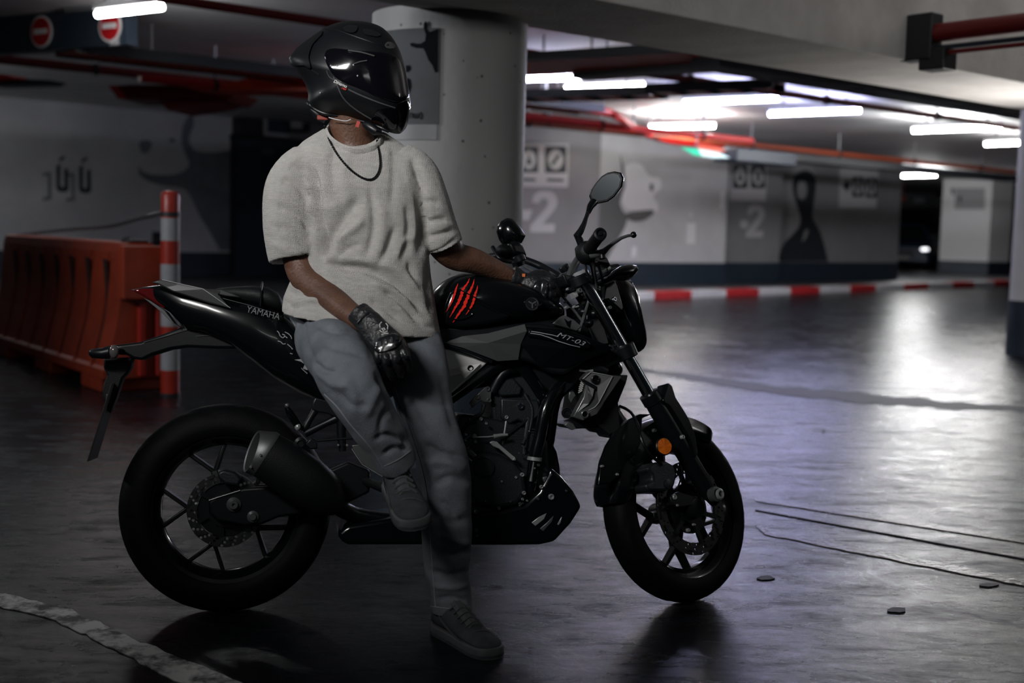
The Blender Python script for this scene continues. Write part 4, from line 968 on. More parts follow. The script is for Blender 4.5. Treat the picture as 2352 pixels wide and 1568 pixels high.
tb('clutch_lever', [(1185, 600, -.24), (1165, 598, -.27), (1148, 592, -.29), (1140, 580, -.32), (1132, 568, -.35)], [.010, .010, .009, .008, .008], BLK2, True, sm=2)
K(MB().lathe([(.020, 0), (.021, .02), (.017, .024)], SP(1194, 612, -.16), SA, 20), 'mirror_base', BLK2)
# cluster, headlight, cables
ribs('instrument_cluster', [(1362, 628, 1368, 646, .02), (1372, 616, 1380, 640, .06), (1392, 612, 1400, 634, .06), (1406, 622, 1408, 632, .03)], BLK2, True, power=3)
pl('cluster_fin', [(1393, 624), (1396, 609), (1400, 612), (1406, 628)], .05, .03, BLK2, True, bevel=.001)
ribs('headlight', [(1352, 660, 1388, 706, .05), (1368, 645, 1392, 722, .085), (1390, 640, 1402, 752, .095), (1411, 640, 1420, 784, .095), (1424, 660, 1436, 803, .09), (1434, 700, 1448, 812, .08), (1446, 738, 1456, 813, .07), (1456, 770, 1459, 806, .05)], BLK, True, power=3, angle=40)
pl('headlight_cowl', [(1392, 652), (1411, 641), (1419, 656), (1427, 684), (1433, 706), (1430, 716), (1412, 700), (1398, 688), (1385, 690)], .115, .085, BLK, True, bevel=.005)
bolt(1412, 687, .118, .008, CHR, True)
tb('headlight_trim', [(1413, 644, .117), (1420, 656, .117), (1424, 664, .117)], .0012, mat('dark_red_trim', (.25, .01, .02), .4), True, 6)
ribs('turn_signal', [(1398, 634, 1402, 646, .010), (1408, 622, 1412, 641, .020), (1424, 611, 1428, 644, .027), (1442, 608, 1444, 643, .027), (1454, 610, 1456, 632, .022), (1461, 615, 1461, 624, .010)], BLK, True, wc=.16, power=2.1)
pl('turn_signal_lens', [(1455, 610), (1463, 616), (1459, 628), (1450, 637), (1443, 641), (1452, 630), (1457, 620)], .172, .148, LENS, True, bevel=.003)
tb('signal_stalk', [(1375, 650, .08), (1402, 639, .15)], .009, BLK2, True)
for i, pp in enumerate(([(1343, 598, .2), (1347, 622, .17), (1358, 648, .12), (1352, 690, .08), (1330, 760, .08)], [(1352, 596, .2), (1360, 618, .16), (1362, 650, .11), (1350, 700, .06)], [(1363, 600, .22), (1366, 626, .18), (1370, 655, .12), (1362, 690, .10)], [(1370, 600, .24), (1378, 620, .2), (1384, 650, .1), (1376, 690, .1)], [(1205, 612, -.12), (1250, 640, -.08), (1300, 690, -.02), (1340, 740, .05)])):
    tb('control_cable', pp, .0045, BLK2 if i % 2 else GUN, True, 8, sm=5)
pl('stem_cover', [(1345, 690), (1368, 690), (1384, 735), (1400, 790), (1370, 795), (1350, 745)], .05, -.05, BLK2, True)
for i, (x, y, w_) in enumerate(((1349, 700, .03), (1362, 720, .06), (1338, 716, .04), (1352, 742, .05))):
    K(MB().ball(SP(x, y, w_), (.016, .02, .014)), 'wiring_connector', BLK2)
kb = K(MB().lathe([(.016, 0), (.018, .004), (.018, .016), (.014, .020)], SP(1300, 622, .02), (SA * 1 - SF * .2).normalized(), 12), 'reservoir_cap', BLK2)
K(MB().lathe([(.017, 0), (.020, .004), (.020, .020), (.015, .024)], SP(1196, 602, -.12), SA, 12), 'reservoir_cap', BLK2)
random.seed(11)
for i in range(26):
    x = random.uniform(1290, 1402); y = random.uniform(636, 706); w_ = random.uniform(.02, .125)
    bolt(x, y, w_, random.choice((.003, .004, .0055)), random.choice((ALU, GUN, BLK2)), True, name='fastener')
for i in range(18):
    x = random.uniform(1062, 1250); y = random.uniform(930, 1170)
    bolt(x, y, .152, random.choice((.002, .003, .004)), random.choice((ALU, GUN)), name='fastener')
for i, pp in enumerate(([(1066, 985, .12), (1082, 962, .13), (1104, 950, .12), (1112, 930, .11)], [(1058, 1000, .12), (1070, 975, .13), (1092, 968, .12)], [(1205, 905, .11), (1222, 940, .115), (1216, 985, .115), (1200, 1020, .13)], [(1240, 905, .10), (1226, 950, .11), (1150, 1010, .12)])):
    tb('engine_hose', pp, .006, (GRN, BLK2)[i % 2], sm=4, seg=10)
K(MB().ball(SP(1395, 848, .02), (.05, .045, .035), 20, 12), 'horn', BLK)

# ---- front brake, fender, reflector
def wq(r, deg, w_):            # polar coordinates on the steered wheel
    th = math.radians(deg); return HUBF + SF * math.cos(th) * r + SU * math.sin(th) * r + SN * w_
def shell(a0, a1, n, prof, name, m):
    R_ = []
    for i in range(n + 1):
        t = i / n; dg = a0 + (a1 - a0) * t
        R_.append([wq(r, dg, w_) for r, w_ in prof(t)])
    return MB().loft(R_).build(name, m, BIKE, angle=40)
def fprof(t):
    sk = .05 + .035 * math.sin(min(1, t * 1.1) * PI) if t < .75 else .05 + .03 * math.sin(PI * t)
    e = min(1, min(t, 1 - t) / .06) ** .5; hw = .050 + .018 * e
    o = [(.300, 0), (.299, hw * .5), (.292, hw * .9), (.30 - sk * .6, hw), (.30 - sk, hw)]
    out = [(r + .007, w_) for r, w_ in o]; inn = [(r + .002, w_ - (.003 if w_ > .03 else 0)) for r, w_ in o]
    full = [(r, -w_) for r, w_ in out[::-1]] + out[1:] + inn[::-1] + [(r, -w_) for r, w_ in inn[1:]]
    return full
shell(56, 176, 36, fprof, 'front_fender', BLK)
pl('fender_side', [(1375, 1114), (1402, 1108), (1421, 1092), (1440, 1060), (1458, 1046), (1472, 1018), (1476, 960), (1500, 950), (1470, 950), (1440, 965), (1416, 990), (1396, 1022), (1382, 1060)], .068, .050, BLK, True, bevel=.004)
bolt(1384, 1070, .072, .004, ALU, True); bolt(1418, 1089, .072, .004, ALU, True); bolt(1569, 1003, .137, .007, ALU, True); bolt(1504, 988, .08, .006, GUN, True)
rf = K(MB().lathe([(.027, -.012), (.028, 0), (.0255, .002)], SP(1525, 1025, .14), (SN * 1.0 + SF * -.25).normalized(), 28), 'reflector_base', BLK2)
rn = (SN - SF * .25).normalized(); rc_ = SP(1525, 1025, .14) + rn * .0015
mbr = MB()
ra_ = (SA - rn * SA.dot(rn)).normalized(); rb_ = rn.cross(ra_)
for k in range(8):
    t0, t1 = k * PI / 4, (k + 1) * PI / 4; z = .0035 if k % 2 else .0015
    mbr.add([rc_ + rn * .003, rc_ + (ra_ * math.cos(t0) + rb_ * math.sin(t0)) * .025 + rn * z * .4, rc_ + (ra_ * math.cos((t0 + t1) / 2) + rb_ * math.sin((t0 + t1) / 2)) * .0252 + rn * z, rc_ + (ra_ * math.cos(t1) + rb_ * math.sin(t1)) * .025 + rn * (.0035 - z * .4)], [(0, 1, 2), (0, 2, 3)])
mbr.build('reflector', AMB, BIKE, smooth=False, fix=False)
cal = pl('brake_caliper', [(1486, 1075), (1500, 1062), (1530, 1058), (1550, 1068), (1556, 1090), (1550, 1118), (1530, 1128), (1490, 1128), (1483, 1112), (1500, 1104), (1498, 1090)], .118, .045, GRN, True, bevel=.010, bseg=3)
K(MB().lathe([(.015, -.03), (.015, .012), (.008, .014)], SP(1530, 1112, .11), SN, 18), 'caliper_piston', GRN, cal)
pl('caliper_bracket', [(1540, 1140), (1560, 1128), (1600, 1140), (1612, 1158), (1560, 1165), (1545, 1160)], .098, .08, BLK2, True, bevel=.004)
tb('brake_hose', [(1422, 932, .03), (1440, 940, .05), (1455, 955, .08), (1468, 985, .10), (1474, 1010, .11), (1490, 1040, .12), (1510, 1058, .12), (1520, 1068, .12)], .0048, BLK, True, 8, sm=4)
tb('speed_sensor_wire', [(1560, 1062, .1), (1568, 1085, .11), (1560, 1110, .11), (1552, 1128, .1)], .0025, BLK2, True, 6, sm=4)
for x, y, r in ((1550, 1141, .009), (1582, 1217, .006), (1595, 1204, .004), (1556, 1160, .004)): bolt(x, y, .1, r, ALU, True)
K(MB().lathe([(.024, .0), (.024, .02), (.016, .024), (.015, .010)], SP(1636, 1136, .118), SN, 24), 'axle_end', GUN)

# ---- fuel tank and covers
TANK = ribs('fuel_tank', [(968, 700, 985, 776, .06), (988, 672, 1000, 780, .11), (1006, 652, 1018, 780, .135), (1024, 638, 1034, 776, .15), (1043, 629, 1052, 770, .16), (1072, 626, 1082, 765, .168), (1100, 627, 1110, 760, .17), (1135, 634, 1145, 754, .17), (1170, 643, 1182, 750, .165), (1210, 656, 1222, 746, .155), (1245, 672, 1254, 744, .14), (1272, 690, 1276, 742, .11), (1292, 710, 1290, 738, .06)], BLK, power=2.7, seg=32, angle=60, sub=1)
def tank_w(px, py):           # approximate half-width of the tank under a pixel
    return .168
tk = pl('tank_side_panel', [(1018, 745), (1024, 700), (1036, 668), (1056, 664), (1100, 686), (1150, 713), (1176, 724), (1160, 736), (1120, 745), (1060, 752)], .172, .12, BLK, bevel=.012, bseg=4, parent=TANK)
tb('tank_crease', [(1050, 664, .176), (1058, 666, .176), (1100, 688, .176), (1148, 713, .172), (1174, 723, .166)], .0022, BLK, parent=TANK, seg=8)
tb('tank_crease', [(1040, 734, .178), (1060, 732, .178), (1078, 726, .178), (1085, 719, .178), (1076, 708, .178)], .0024, BLK, parent=TANK, seg=8, sm=3)
tb('tank_crease', [(1096, 694, .176), (1120, 706, .176), (1146, 720, .172)], .0014, BLK, parent=TANK, seg=8)
# claw marks
def claw(pts, wd, k):
    # pts centreline px, ragged width
    Lf, Rt = [], []
    for i, (x, y) in enumerate(pts):
        t = i / (len(pts) - 1); w_ = wd * math.sin(PI * min(1, max(0.02, t * .96 + .02))) ** .8 * (1 + .28 * math.sin(i * 2.4 + k))
        Lf.append((x - w_, y)); Rt.append((x + w_, y))
    return Lf + Rt[::-1]
def scl(p): return [(1000 + x / 5.6, 620 + y / 5.6) for x, y in p]
CLAWS = [[(290, 172), (282, 200), (266, 240), (256, 280), (240, 330), (222, 380), (200, 430), (170, 485), (133, 543)],
         [(438, 108), (418, 160), (385, 205), (350, 255), (340, 310), (320, 360), (295, 420), (262, 470), (225, 540), (183, 612)],
         [(500, 118), (486, 180), (460, 240), (430, 300), (418, 350), (392, 400), (370, 470), (330, 520), (285, 585), (250, 640), (222, 678)],
         [(542, 196), (534, 250), (512, 310), (500, 360), (484, 420), (460, 470), (430, 520), (392, 575)]]
for i, c in enumerate(CLAWS):
    cc_ = smooth_path(c, 3); P = claw(scl(cc_), (2.3, 3.6, 3.8, 2.8)[i], i)
    n = len(P); A = [LP(x, y, .1775) for x, y in P]; B = [a_ - RN * .0015 for a_ in A]; h = n // 2
    fs = [(j, j + 1, n - 2 - j, n - 1 - j) for j in range(h - 1)]
    fs2 = [tuple(q_ + n for q_ in f_[::-1]) for f_ in fs]
    side = [(j, (j + 1) % n, (j + 1) % n + n, j + n) for j in range(n)]
    o = MB().add(A + B, fs + fs2 + side).build('claw_mark', CLAW, TANK, smooth=False)
pl('tank_skirt', [(1000, 748), (1100, 752), (1200, 742), (1285, 732), (1290, 745), (1262, 764), (1200, 772), (1100, 790), (1000, 800)], .145, .08, BLK2, bevel=.01)
pl('tank_skirt', [(1000, 748), (1100, 752), (1200, 742), (1285, 732), (1270, 764), (1100, 800), (1000, 840)], -.08, -.145, BLK2, bevel=.01)
pl('air_box', [(1010, 770), (1270, 745), (1400, 795), (1300, 880), (1200, 870), (1060, 900), (1000, 960)], .07, -.08, BLK2, bevel=.01)
# round emblem
ec = LP(1222, 698, .166); en = (RN + V((0, 0, .15))).normalized()
em = K(MB().lathe([(.0215, -.003), (.0215, .004), (.019, .004), (.0185, .002)], ec, en, 32), 'tank_emblem', BLK2, TANK)
for k in range(3):
    th = k * 2 * PI / 3 + PI / 2; ea = V((1, 0, 0)); eb = en.cross(ea).normalized() * -1
    K(MB().beam(ec + en * .004, ec + en * .004 + ea * math.cos(th) * .014 + eb * math.sin(th) * .014, .004, .002, up=en), 'emblem_fork', GUN, em)
K(MB().lathe([(.020, .002), (.0185, .0045), (.017, .002)], ec, en, 32, closed=True), 'emblem_ring', GUN, em)
# shroud (gunmetal side scoop) with black number plate
SHR = pl('side_scoop', [(1018, 787), (1036, 778), (1060, 772), (1121, 764), (1180, 752), (1212, 743), (1250, 744), (1320, 762), (1393, 791), (1408, 799), (1390, 812), (1345, 828), (1318, 846), (1296, 862), (1262, 856), (1230, 836), (1190, 824), (1143, 828), (1100, 814), (1062, 800)], .180, .09, BLK2, bevel=.014, bseg=4)
def plate3(name, pts3, m, parent, th=.006, smooth=False, bevel=.001):
    """faceted plate: list of faces over px,py,w points"""
    vs, fs = pts3; A = [LP(x, y, w_) for x, y, w_ in vs]; n = len(A); B = [a_ - RN * th for a_ in A]
    o = MB().add(A + B, [tuple(f_) for f_ in fs] + [tuple(q_ + n for q_ in f_[::-1]) for f_ in fs]).build(name, m, parent, smooth=smooth, angle=20)
    return o
plate3('scoop_facet', ([(1018, 787, .182), (1062, 772, .186), (1121, 765, .192), (1205, 744, .196), (1210, 760, .212), (1122, 787, .214), (1062, 798, .190), (1143, 829, .190), (1190, 826, .186), (1196, 790, .196)],
       [(0, 1, 5, 6), (1, 2, 5), (2, 3, 4, 5), (6, 5, 7), (5, 9, 8, 7), (5, 4, 9)]), GUN, SHR)
plate3('scoop_facet', ([(1198, 760, .198), (1214, 750, .200), (1300, 758, .202), (1393, 791, .190), (1408, 799, .184), (1345, 826, .188), (1300, 845, .184), (1240, 842, .182), (1196, 790, .196), (1290, 800, .208)],
       [(0, 1, 2, 9), (2, 3, 9), (3, 4, 5, 9), (5, 6, 9), (6, 7, 9), (7, 8, 9), (8, 0, 9)]), BLK, SHR)
pl('name_plate', [(1213, 760), (1222, 755), (1262, 757), (1300, 764), (1340, 775), (1358, 790), (1352, 800), (1330, 798), (1290, 788), (1240, 776), (1214, 772)], .216, .190, BLK, bevel=.003, parent=SHR)
tb('plate_glint', [(1218, 765, .217), (1240, 768, .217), (1262, 775, .217), (1284, 784, .217), (1310, 792, .217), (1332, 797, .217)], .0013, PRT, parent=SHR, seg=6)  # two highlight lines on the plate, drawn as pale strips
tb('plate_glint', [(1220, 761, .217), (1236, 763, .217), (1256, 767, .217), (1268, 769, .217), (1282, 773, .217)], .0013, PRT, parent=SHR, seg=6)
A_, B_ = LP(1277, 771, .2175), LP(1350, 798, .2175); xd = (B_ - A_)
text_mesh('lettering', 'MT-03', .0205, A_, xd, SA * .0 + V((0.25, 0, 1)), PRT, SHR, extrude=.0006, shear=.35, sx=1.62)
lp_ = pl('front_air_panel', [(1268, 743), (1286, 728), (1297, 723), (1320, 735), (1336, 750), (1325, 760)], .150, .13, GUN, bevel=.003)
pl('panel_badge', [(1296, 731), (1305, 738), (1312, 735), (1309, 753), (1303, 748)], .1525, .149, BLK, bevel=0, parent=lp_, smooth=False)
# silver side cover and frame
SC_ = pl('side_cover', [(1000, 800), (1020, 799), (1062, 804), (1124, 829), (1080, 868), (1040, 903), (1000, 930)], .150, .10, SIL, bevel=.004)
plate3('cover_facet', ([(1000, 855, .152), (1026, 850, .154), (1105, 834, .160), (1086, 852, .166), (1030, 864, .166), (1000, 868, .164), (1038, 898, .152), (1000, 925, .152)], [(0, 1, 4, 5), (1, 2, 3, 4), (5, 4, 6, 7), (4, 3, 6)]), SIL, SC_)
bolt(1081, 846, .162, .010, BLK)
tb('seam_trim', [(1012, 790, .17), (1040, 797, .178), (1080, 809, .178), (1130, 830, .172)], (.006), BLK2, seg=8)
tb('frame_tube', [(1030, 918, .135), (1100, 868, .135), (1145, 838, .135), (1185, 834, .13), (1215, 862, .12), (1250, 915, .10)], .019, BLK, sm=5, seg=16)
tb('frame_tube', [(1130, 900, .11), (1165, 850, .12), (1250, 835, .10), (1340, 800, .07), (1400, 770, .03)], .016, BLK2, sm=4, seg=12)
tb('frame_tube', [(1030, 918, -.135), (1100, 868, -.135), (1200, 838, -.13), (1320, 790, -.07)], .019, BLK2, sm=4)
pl('shroud_lower', [(1190, 826), (1240, 838), (1296, 860), (1330, 840), (1392, 812), (1420, 800), (1440, 806), (1425, 830), (1400, 845), (1370, 850), (1330, 875), (1300, 905), (1262, 900), (1225, 868)], .12, .02, BLK2, bevel=.006)

# ---- radiator shroud
SHG = mat('shroud_grey', (0.15, 0.152, 0.155), 0.34, metal=.35)
RAD = pl('radiator_shroud', [(1336, 871), (1347, 858), (1357, 852), (1407, 862), (1427, 864), (1408, 894), (1388, 922), (1384, 936), (1371, 951), (1339, 966), (1316, 957), (1326, 938), (1340, 912), (1348, 884)], .175, .13, GUN, bevel=.003)
plate3('shroud_facet', ([(1337, 871, .178), (1348, 859, .180), (1358, 854, .182), (1406, 863, .190), (1372, 888, .184), (1376, 924, .190), (1366, 935, .190), (1353, 942, .186), (1427, 865, .180), (1388, 922, .182), (1371, 950, .182), (1340, 964, .180), (1330, 955, .180), (1370, 890, .184)],
       [(0, 1, 2, 4), (2, 3, 4), (4, 3, 5), (3, 8, 9, 5), (5, 9, 10, 6), (6, 10, 11, 7), (7, 11, 12)]), SHG, RAD)
tb('ridge_glint', [(1338, 871, .182), (1357, 854, .186), (1407, 864, .192), (1375, 925, .192), (1366, 935, .191), (1352, 942, .188)], .0014, PRT, parent=RAD, seg=6)  # highlight along the shroud's ridge, put in as a pale strip
plate3('shroud_inlay', ([(1349, 882, .180), (1365, 891, .186), (1361, 911, .186), (1352, 927, .183), (1326, 947, .176), (1338, 927, .174), (1350, 900, .190)], [(0, 1, 2, 6), (6, 2, 3, 5), (5, 3, 4), (0, 6, 5)]), SHG, RAD)
pl('shroud_band', [(1336, 869), (1344, 872), (1371, 887), (1369, 896), (1340, 878)], .188, .17, BLK2, bevel=.002, parent=RAD)
for x, y, r in ((1367, 871, .0105), (1343, 951, .0095)):
    o = K(MB().lathe([(r + .003, -.01), (r + .003, .006), (r, .008), (r * .8, .004), (r * .8, -.006)], LP(x, y, .186), RN, 24), 'shroud_grommet', GUN if y > 900 else BLK2, RAD)
    K(MB().lathe([(r * .75, -.006), (r * .7, .002)], LP(x, y, .186), RN, 18), 'shroud_bolt', BLK, RAD)
for k in range(8): K(MB().beam(LP(1325 + k * 1.6 + (0 if k > 3 else 3 - k), 902 - k * 4.5, .15), LP(1337 + k * 1.2, 896 - k * 4.5, .15), .003, .004, up=RN), 'cooling_fin', SIL)
pl('radiator', [(1345, 860), (1443, 861), (1438, 880), (1420, 925), (1424, 960), (1425, 986), (1400, 1000), (1372, 978), (1330, 960)], .125, -.13, BLK3, bevel=.004)
pl('radiator_mount', [(1330, 966), (1400, 972), (1410, 985), (1425, 1000), (1405, 1008), (1385, 982), (1310, 985), (1296, 975)], .11, -.05, BLK2, bevel=.003)
tb('coolant_hose', [(1352, 848, .12), (1375, 846, .12), (1392, 852, .11)], .012, GRN, sm=3)
tb('coolant_bracket', [(1330, 850, .13), (1345, 852, .13), (1362, 850, .13)], .004, SIL)
bolt(1302, 948, .13, .016, BLK2, name='pulley_cap'); K(MB().lathe([(.0175, .001), (.0165, .004), (.0155, .001)], LP(1302, 948, .132), RN, 28, closed=True), 'pulley_ring', GUN)
pl('hose_clip', [(1308, 899), (1318, 899), (1323, 908), (1318, 914), (1312, 925), (1306, 914)], .13, .12, GUN, bevel=.002)
pl('lower_lug', [(1296, 976), (1306, 968), (1316, 972), (1324, 984), (1314, 988)], .12, .10, GUN, bevel=.002)

# ---- engine
pl('crankcase', [(1040, 1000), (1060, 950), (1130, 960), (1210, 980), (1258, 1010), (1262, 1080), (1250, 1150), (1200, 1178), (1090, 1190), (1040, 1150), (1000, 1100)], .115, -.15, GRN, bevel=.012, bseg=3)
cyl = pl('cylinder', [(1128, 900), (1150, 872), (1180, 858), (1230, 870), (1262, 900), (1268, 950), (1250, 1010), (1140, 1000), (1130, 950)], .10, -.12, GRN, bevel=.008)
pl('head_cover', [(1142, 882), (1155, 870), (1180, 868), (1200, 890), (1196, 908), (1150, 910), (1140, 896)], .118, .09, GRN, bevel=.006, parent=cyl)
pl('head_cover', [(1150, 914), (1236, 918), (1245, 950), (1215, 975), (1190, 965), (1170, 975), (1150, 960)], .116, .09, GRN, bevel=.006, parent=cyl)
for k in range(5): pl('cylinder_fin', [(1150, 980 + k * 6), (1240, 985 + k * 6), (1240, 988 + k * 6), (1150, 983 + k * 6)], .116, .08, GRN, bevel=.0008, parent=cyl, smooth=False)
cc2 = pl('clutch_cover', [(1062, 1060), (1078, 1042), (1110, 1036), (1150, 1044), (1180, 1060), (1206, 1090), (1212, 1130), (1190, 1160), (1140, 1170), (1090, 1160), (1066, 1120)], .150, .10, GRN, bevel=.016, bseg=4)
K(MB().lathe([(.030, 0), (.030, .010), (.0265, .013), (.026, .009), (.0, .009)], LP(1110, 1072, .150), RN, 40), 'clutch_cap', GRN, cc2)
K(MB().lathe([(.0305, .009), (.0295, .0125), (.028, .009)], LP(1110, 1072, .151), RN, 40, closed=True), 'cap_ring', GUN, cc2)
pl('cover_rib', [(1072, 1036), (1080, 1030), (1096, 1046), (1088, 1054)], .162, .14, GUN, bevel=.003, parent=cc2)
pl('cover_rib', [(1066, 1050), (1072, 1046), (1086, 1058), (1082, 1063)], .162, .14, GUN, bevel=.003, parent=cc2)
K(MB().ball(LP(1170, 1100, .13), (.03, .02, .03)), 'cover_boss', GRN, cc2)
lk = pl('clutch_arm', [(1124, 1016), (1132, 1012), (1142, 1014), (1150, 1022), (1184, 1051), (1185, 1057), (1178, 1058), (1146, 1030), (1132, 1024)], .158, .150, ALU, bevel=.002)
bolt(1182, 1055, .162, .0035)
tb('clutch_cable', [(1085, 1004, .15), (1120, 1003, .155), (1138, 1001, .155)], .0025, ALU, seg=8)
tb('cable_adjuster', [(1134, 1002, .155), (1150, 999, .155), (1166, 998, .155)], [.007, .0055, .004], ALU, seg=12)
tb('cable_bracket', [(1070, 1008, .14), (1080, 1000, .14), (1090, 1000, .14), (1092, 1016, .14)], .005, GUN, seg=8)
for x, y, w_, r in ((1090, 1000, .15, .006), (1092, 1014, .15, .005), (1062, 1023, .13, .006), (1070, 1010, .13, .005), (1070, 975, .13, .006), (1083, 963, .13, .005), (1063, 944, .13, .005), (1105, 962, .12, .006)): bolt(x, y, w_, r, ALU)
br = pl('link_plate', [(1078, 925), (1096, 905), (1112, 890), (1122, 886), (1130, 895), (1128, 920), (1116, 925), (1104, 920), (1084, 938)], .125, .112, GUN, bevel=.003)
for x, y in ((1121, 893), (1097, 912), (1124, 919)): bolt(x, y, .128, .0075, GUN)
bolt(1196, 933, .122, .0105, CHR); bolt(1164, 958, .118, .006, ALU); tb('sensor_stem', [(1170, 940, .11), (1163, 965, .11), (1158, 1000, .115), (1154, 1020, .115)], .005, GUN, seg=8)
tb('breather_hose', [(1214, 960, .11), (1208, 1000, .12), (1204, 1040, .12)], .008, GRN, seg=10)
tb('exhaust_header', [(1300, 870, .09), (1278, 895, .12), (1262, 918, .13), (1250, 950, .135), (1240, 1000, .135), (1228, 1050, .135), (1222, 1100, .13), (1215, 1145, .10), (1180, 1190, .05)], .019, BLK, sm=5, seg=18)
tb('exhaust_header', [(1310, 880, -.02), (1282, 905, .02), (1270, 940, .03), (1262, 1000, .03), (1252, 1060, .03), (1240, 1120, .02)], .019, BLK2, sm=5, seg=14)
K(MB().tube([LP(1228, 1049, .135), LP(1227, 1057, .135)], .023, 18), 'header_clamp', ALU)
tb('dip_tube', [(1226, 1060, .15), (1222, 1085, .15), (1219, 1105, .15)], [.004, .004, .006], GUN, seg=8)
pl('oil_cooler', [(1252, 1004), (1268, 1016), (1280, 1038), (1287, 1075), (1288, 1098), (1262, 1080), (1250, 1050)], .06, -.08, BLK2, bevel=.008)
for x, y, r in ((1200, 1090, .0065), (1204, 1132, .006), (1244, 1118, .006), (1267, 1141, .0095), (1195, 1157, .005), (1146, 1167, .0055), (1094, 1175, .0055), (1237, 1068, .004), (1193, 1041, .003), (1204, 1041, .003), (1301, 1127, .003), (1236, 1145, .004)): bolt(x, y, .156, r, GUN if r < .006 else ALU)
pl('mount_tab', [(1246, 1096), (1262, 1092), (1268, 1110), (1264, 1128), (1254, 1122)], .145, .13, GUN, bevel=.003)
# belly pan
BP = pl('belly_pan', [(775, 1225), (800, 1205), (900, 1190), (1000, 1188), (1085, 1180), (1150, 1172), (1205, 1158), (1238, 1128), (1258, 1090), (1264, 1072), (1290, 1094), (1318, 1128), (1337, 1163), (1312, 1202), (1274, 1244), (1240, 1251), (1160, 1252), (1000, 1251), (800, 1251), (782, 1242)], .150, -.15, BLK, bevel=.012, bseg=3)
pl('pan_vent', [(1221, 1200), (1236, 1188), (1256, 1178), (1250, 1192), (1230, 1208)], .1535, .149, ALU, bevel=.0015, parent=BP)
pl('pan_vent', [(1240, 1214), (1256, 1200), (1272, 1184), (1268, 1198), (1248, 1220)], .1535, .149, GUN, bevel=.0015, parent=BP)
pl('pan_vent', [(1280, 1204), (1288, 1190), (1291, 1186), (1288, 1200), (1283, 1206)], .1535, .149, ALU, bevel=.001, parent=BP)
bolt(1094, 1218, .153, .006, GUN); bolt(1096, 1230, .153, .004, GUN)

# ---- swingarm, exhaust, rear brake
pl('swingarm', [(478, 1150), (500, 1138), (560, 1120), (640, 1115), (720, 1095), (800, 1060), (850, 1080), (850, 1130), (790, 1160), (700, 1180), (640, 1188), (600, 1205), (560, 1208), (500, 1196), (480, 1180)], .125, .100, BLK2, bevel=.008, bseg=3)
pl('swingarm', [(478, 1150), (560, 1120), (720, 1095), (800, 1060), (850, 1080), (790, 1160), (640, 1188), (500, 1196)], -.10, -.125, BLK2, bevel=.006)
tb('swingarm_glint', [(480, 1149, .128), (500, 1142, .128), (552, 1126, .128)], .0022, GUN, seg=8)  # highlight on the arm's top line, made as a paler strip
K(MB().lathe([(.021, -.006), (.021, .004), (.012, .010), (.012, .018), (.005, .018), (.005, .010)], LP(537, 1158, .128), RN, 24), 'axle_nut', GUN)
K(MB().lathe([(.017, -.006), (.017, .004), (.010, .008), (.009, .014)], LP(581, 1186, .128), RN, 24), 'adjuster_nut', GUN)
pl('rear_caliper', [(498, 1086), (512, 1078), (540, 1084), (556, 1098), (548, 1116), (516, 1112), (502, 1100)], .135, .06, GRN, bevel=.008, bseg=3)
# muffler: oval can with a bright slash-cut end
mc = [LP(604, 1040, .205), LP(640, 1062, .205), LP(700, 1104, .20), LP(748, 1140, .19), LP(775, 1160, .17)]
mup = (V((0, 0, 1)) + V((.5, 0, 0))).normalized()
MUF = K(MB().tube(mc, [(.068, .050), (.072, .052), (.074, .052), (.066, .048), (.035, .03)], 32, up=(0, 0, 1)), 'muffler', BLK3)
ax_ = (mc[0] - mc[1]).normalized(); e0 = mc[0]
capr = []
ccp = LP(590, 1034, .21)
def ov(c, a_, b_, ux, uy, n=32): return [c + ux * math.cos(2 * PI * k / n) * a_ + uy * math.sin(2 * PI * k / n) * b_ for k in range(n)]
t_ax = (mc[1] - mc[0]).normalized(); upv = V((0, 0, 1)); ux_ = (upv - t_ax * upv.dot(t_ax)).normalized(); uy_ = t_ax.cross(ux_)
# slash cut: the opening plane leans
c_in = mc[0]; c_out = LP(578, 1036, .215)
on = (t_ax * -1 + V((-.55, 0, 0)) + RN * .55).normalized(); oux = (upv - on * upv.dot(on)).normalized(); ouy = on.cross(oux)
if ouy.dot(uy_) < 0: ouy = -ouy
CAP = K(MB().loft([ov(c_in + t_ax * .012, .070, .052, ux_, uy_), ov(c_in, .071, .053, ux_, uy_), ov(c_out, .062, .037, oux, ouy), ov(c_out - on * .002, .056, .031, oux, ouy), ov(c_out - on * .05, .045, .028, oux, ouy)]), 'muffler_end_cap', mat('brushed_cap_steel', (.14, .145, .15), .42, metal=.7), MUF, angle=50)
for x, y in ((598, 1044), (576, 1072)): bolt(x, y, .262 if y < 1060 else .25, .0035, ALU, parent=MUF)
tb('muffler_scuff_glint', [(632, 1033, .225), (660, 1050, .232), (690, 1072, .232), (724, 1094, .225)], .0013, ALU, seg=6, parent=MUF)  # scratchy highlight of the can's upper edge, modelled as a bright strip
tb('exhaust_pipe', [(760, 1150, .17), (810, 1180, .12), (900, 1195, .06), (1000, 1200, .03)], [.03, .024, .022, .022], BLK2, sm=3, seg=14)
pl('heel_guard', [(808, 1022), (836, 1020), (856, 1040), (880, 1070), (886, 1096), (860, 1082), (832, 1064), (816, 1042)], .165, .158, GUN, bevel=.002)
tb('guard_edge', [(808, 1030, .167), (818, 1046, .167), (832, 1066, .167), (860, 1083, .167), (884, 1097, .167)], .0012, ALU, seg=6)
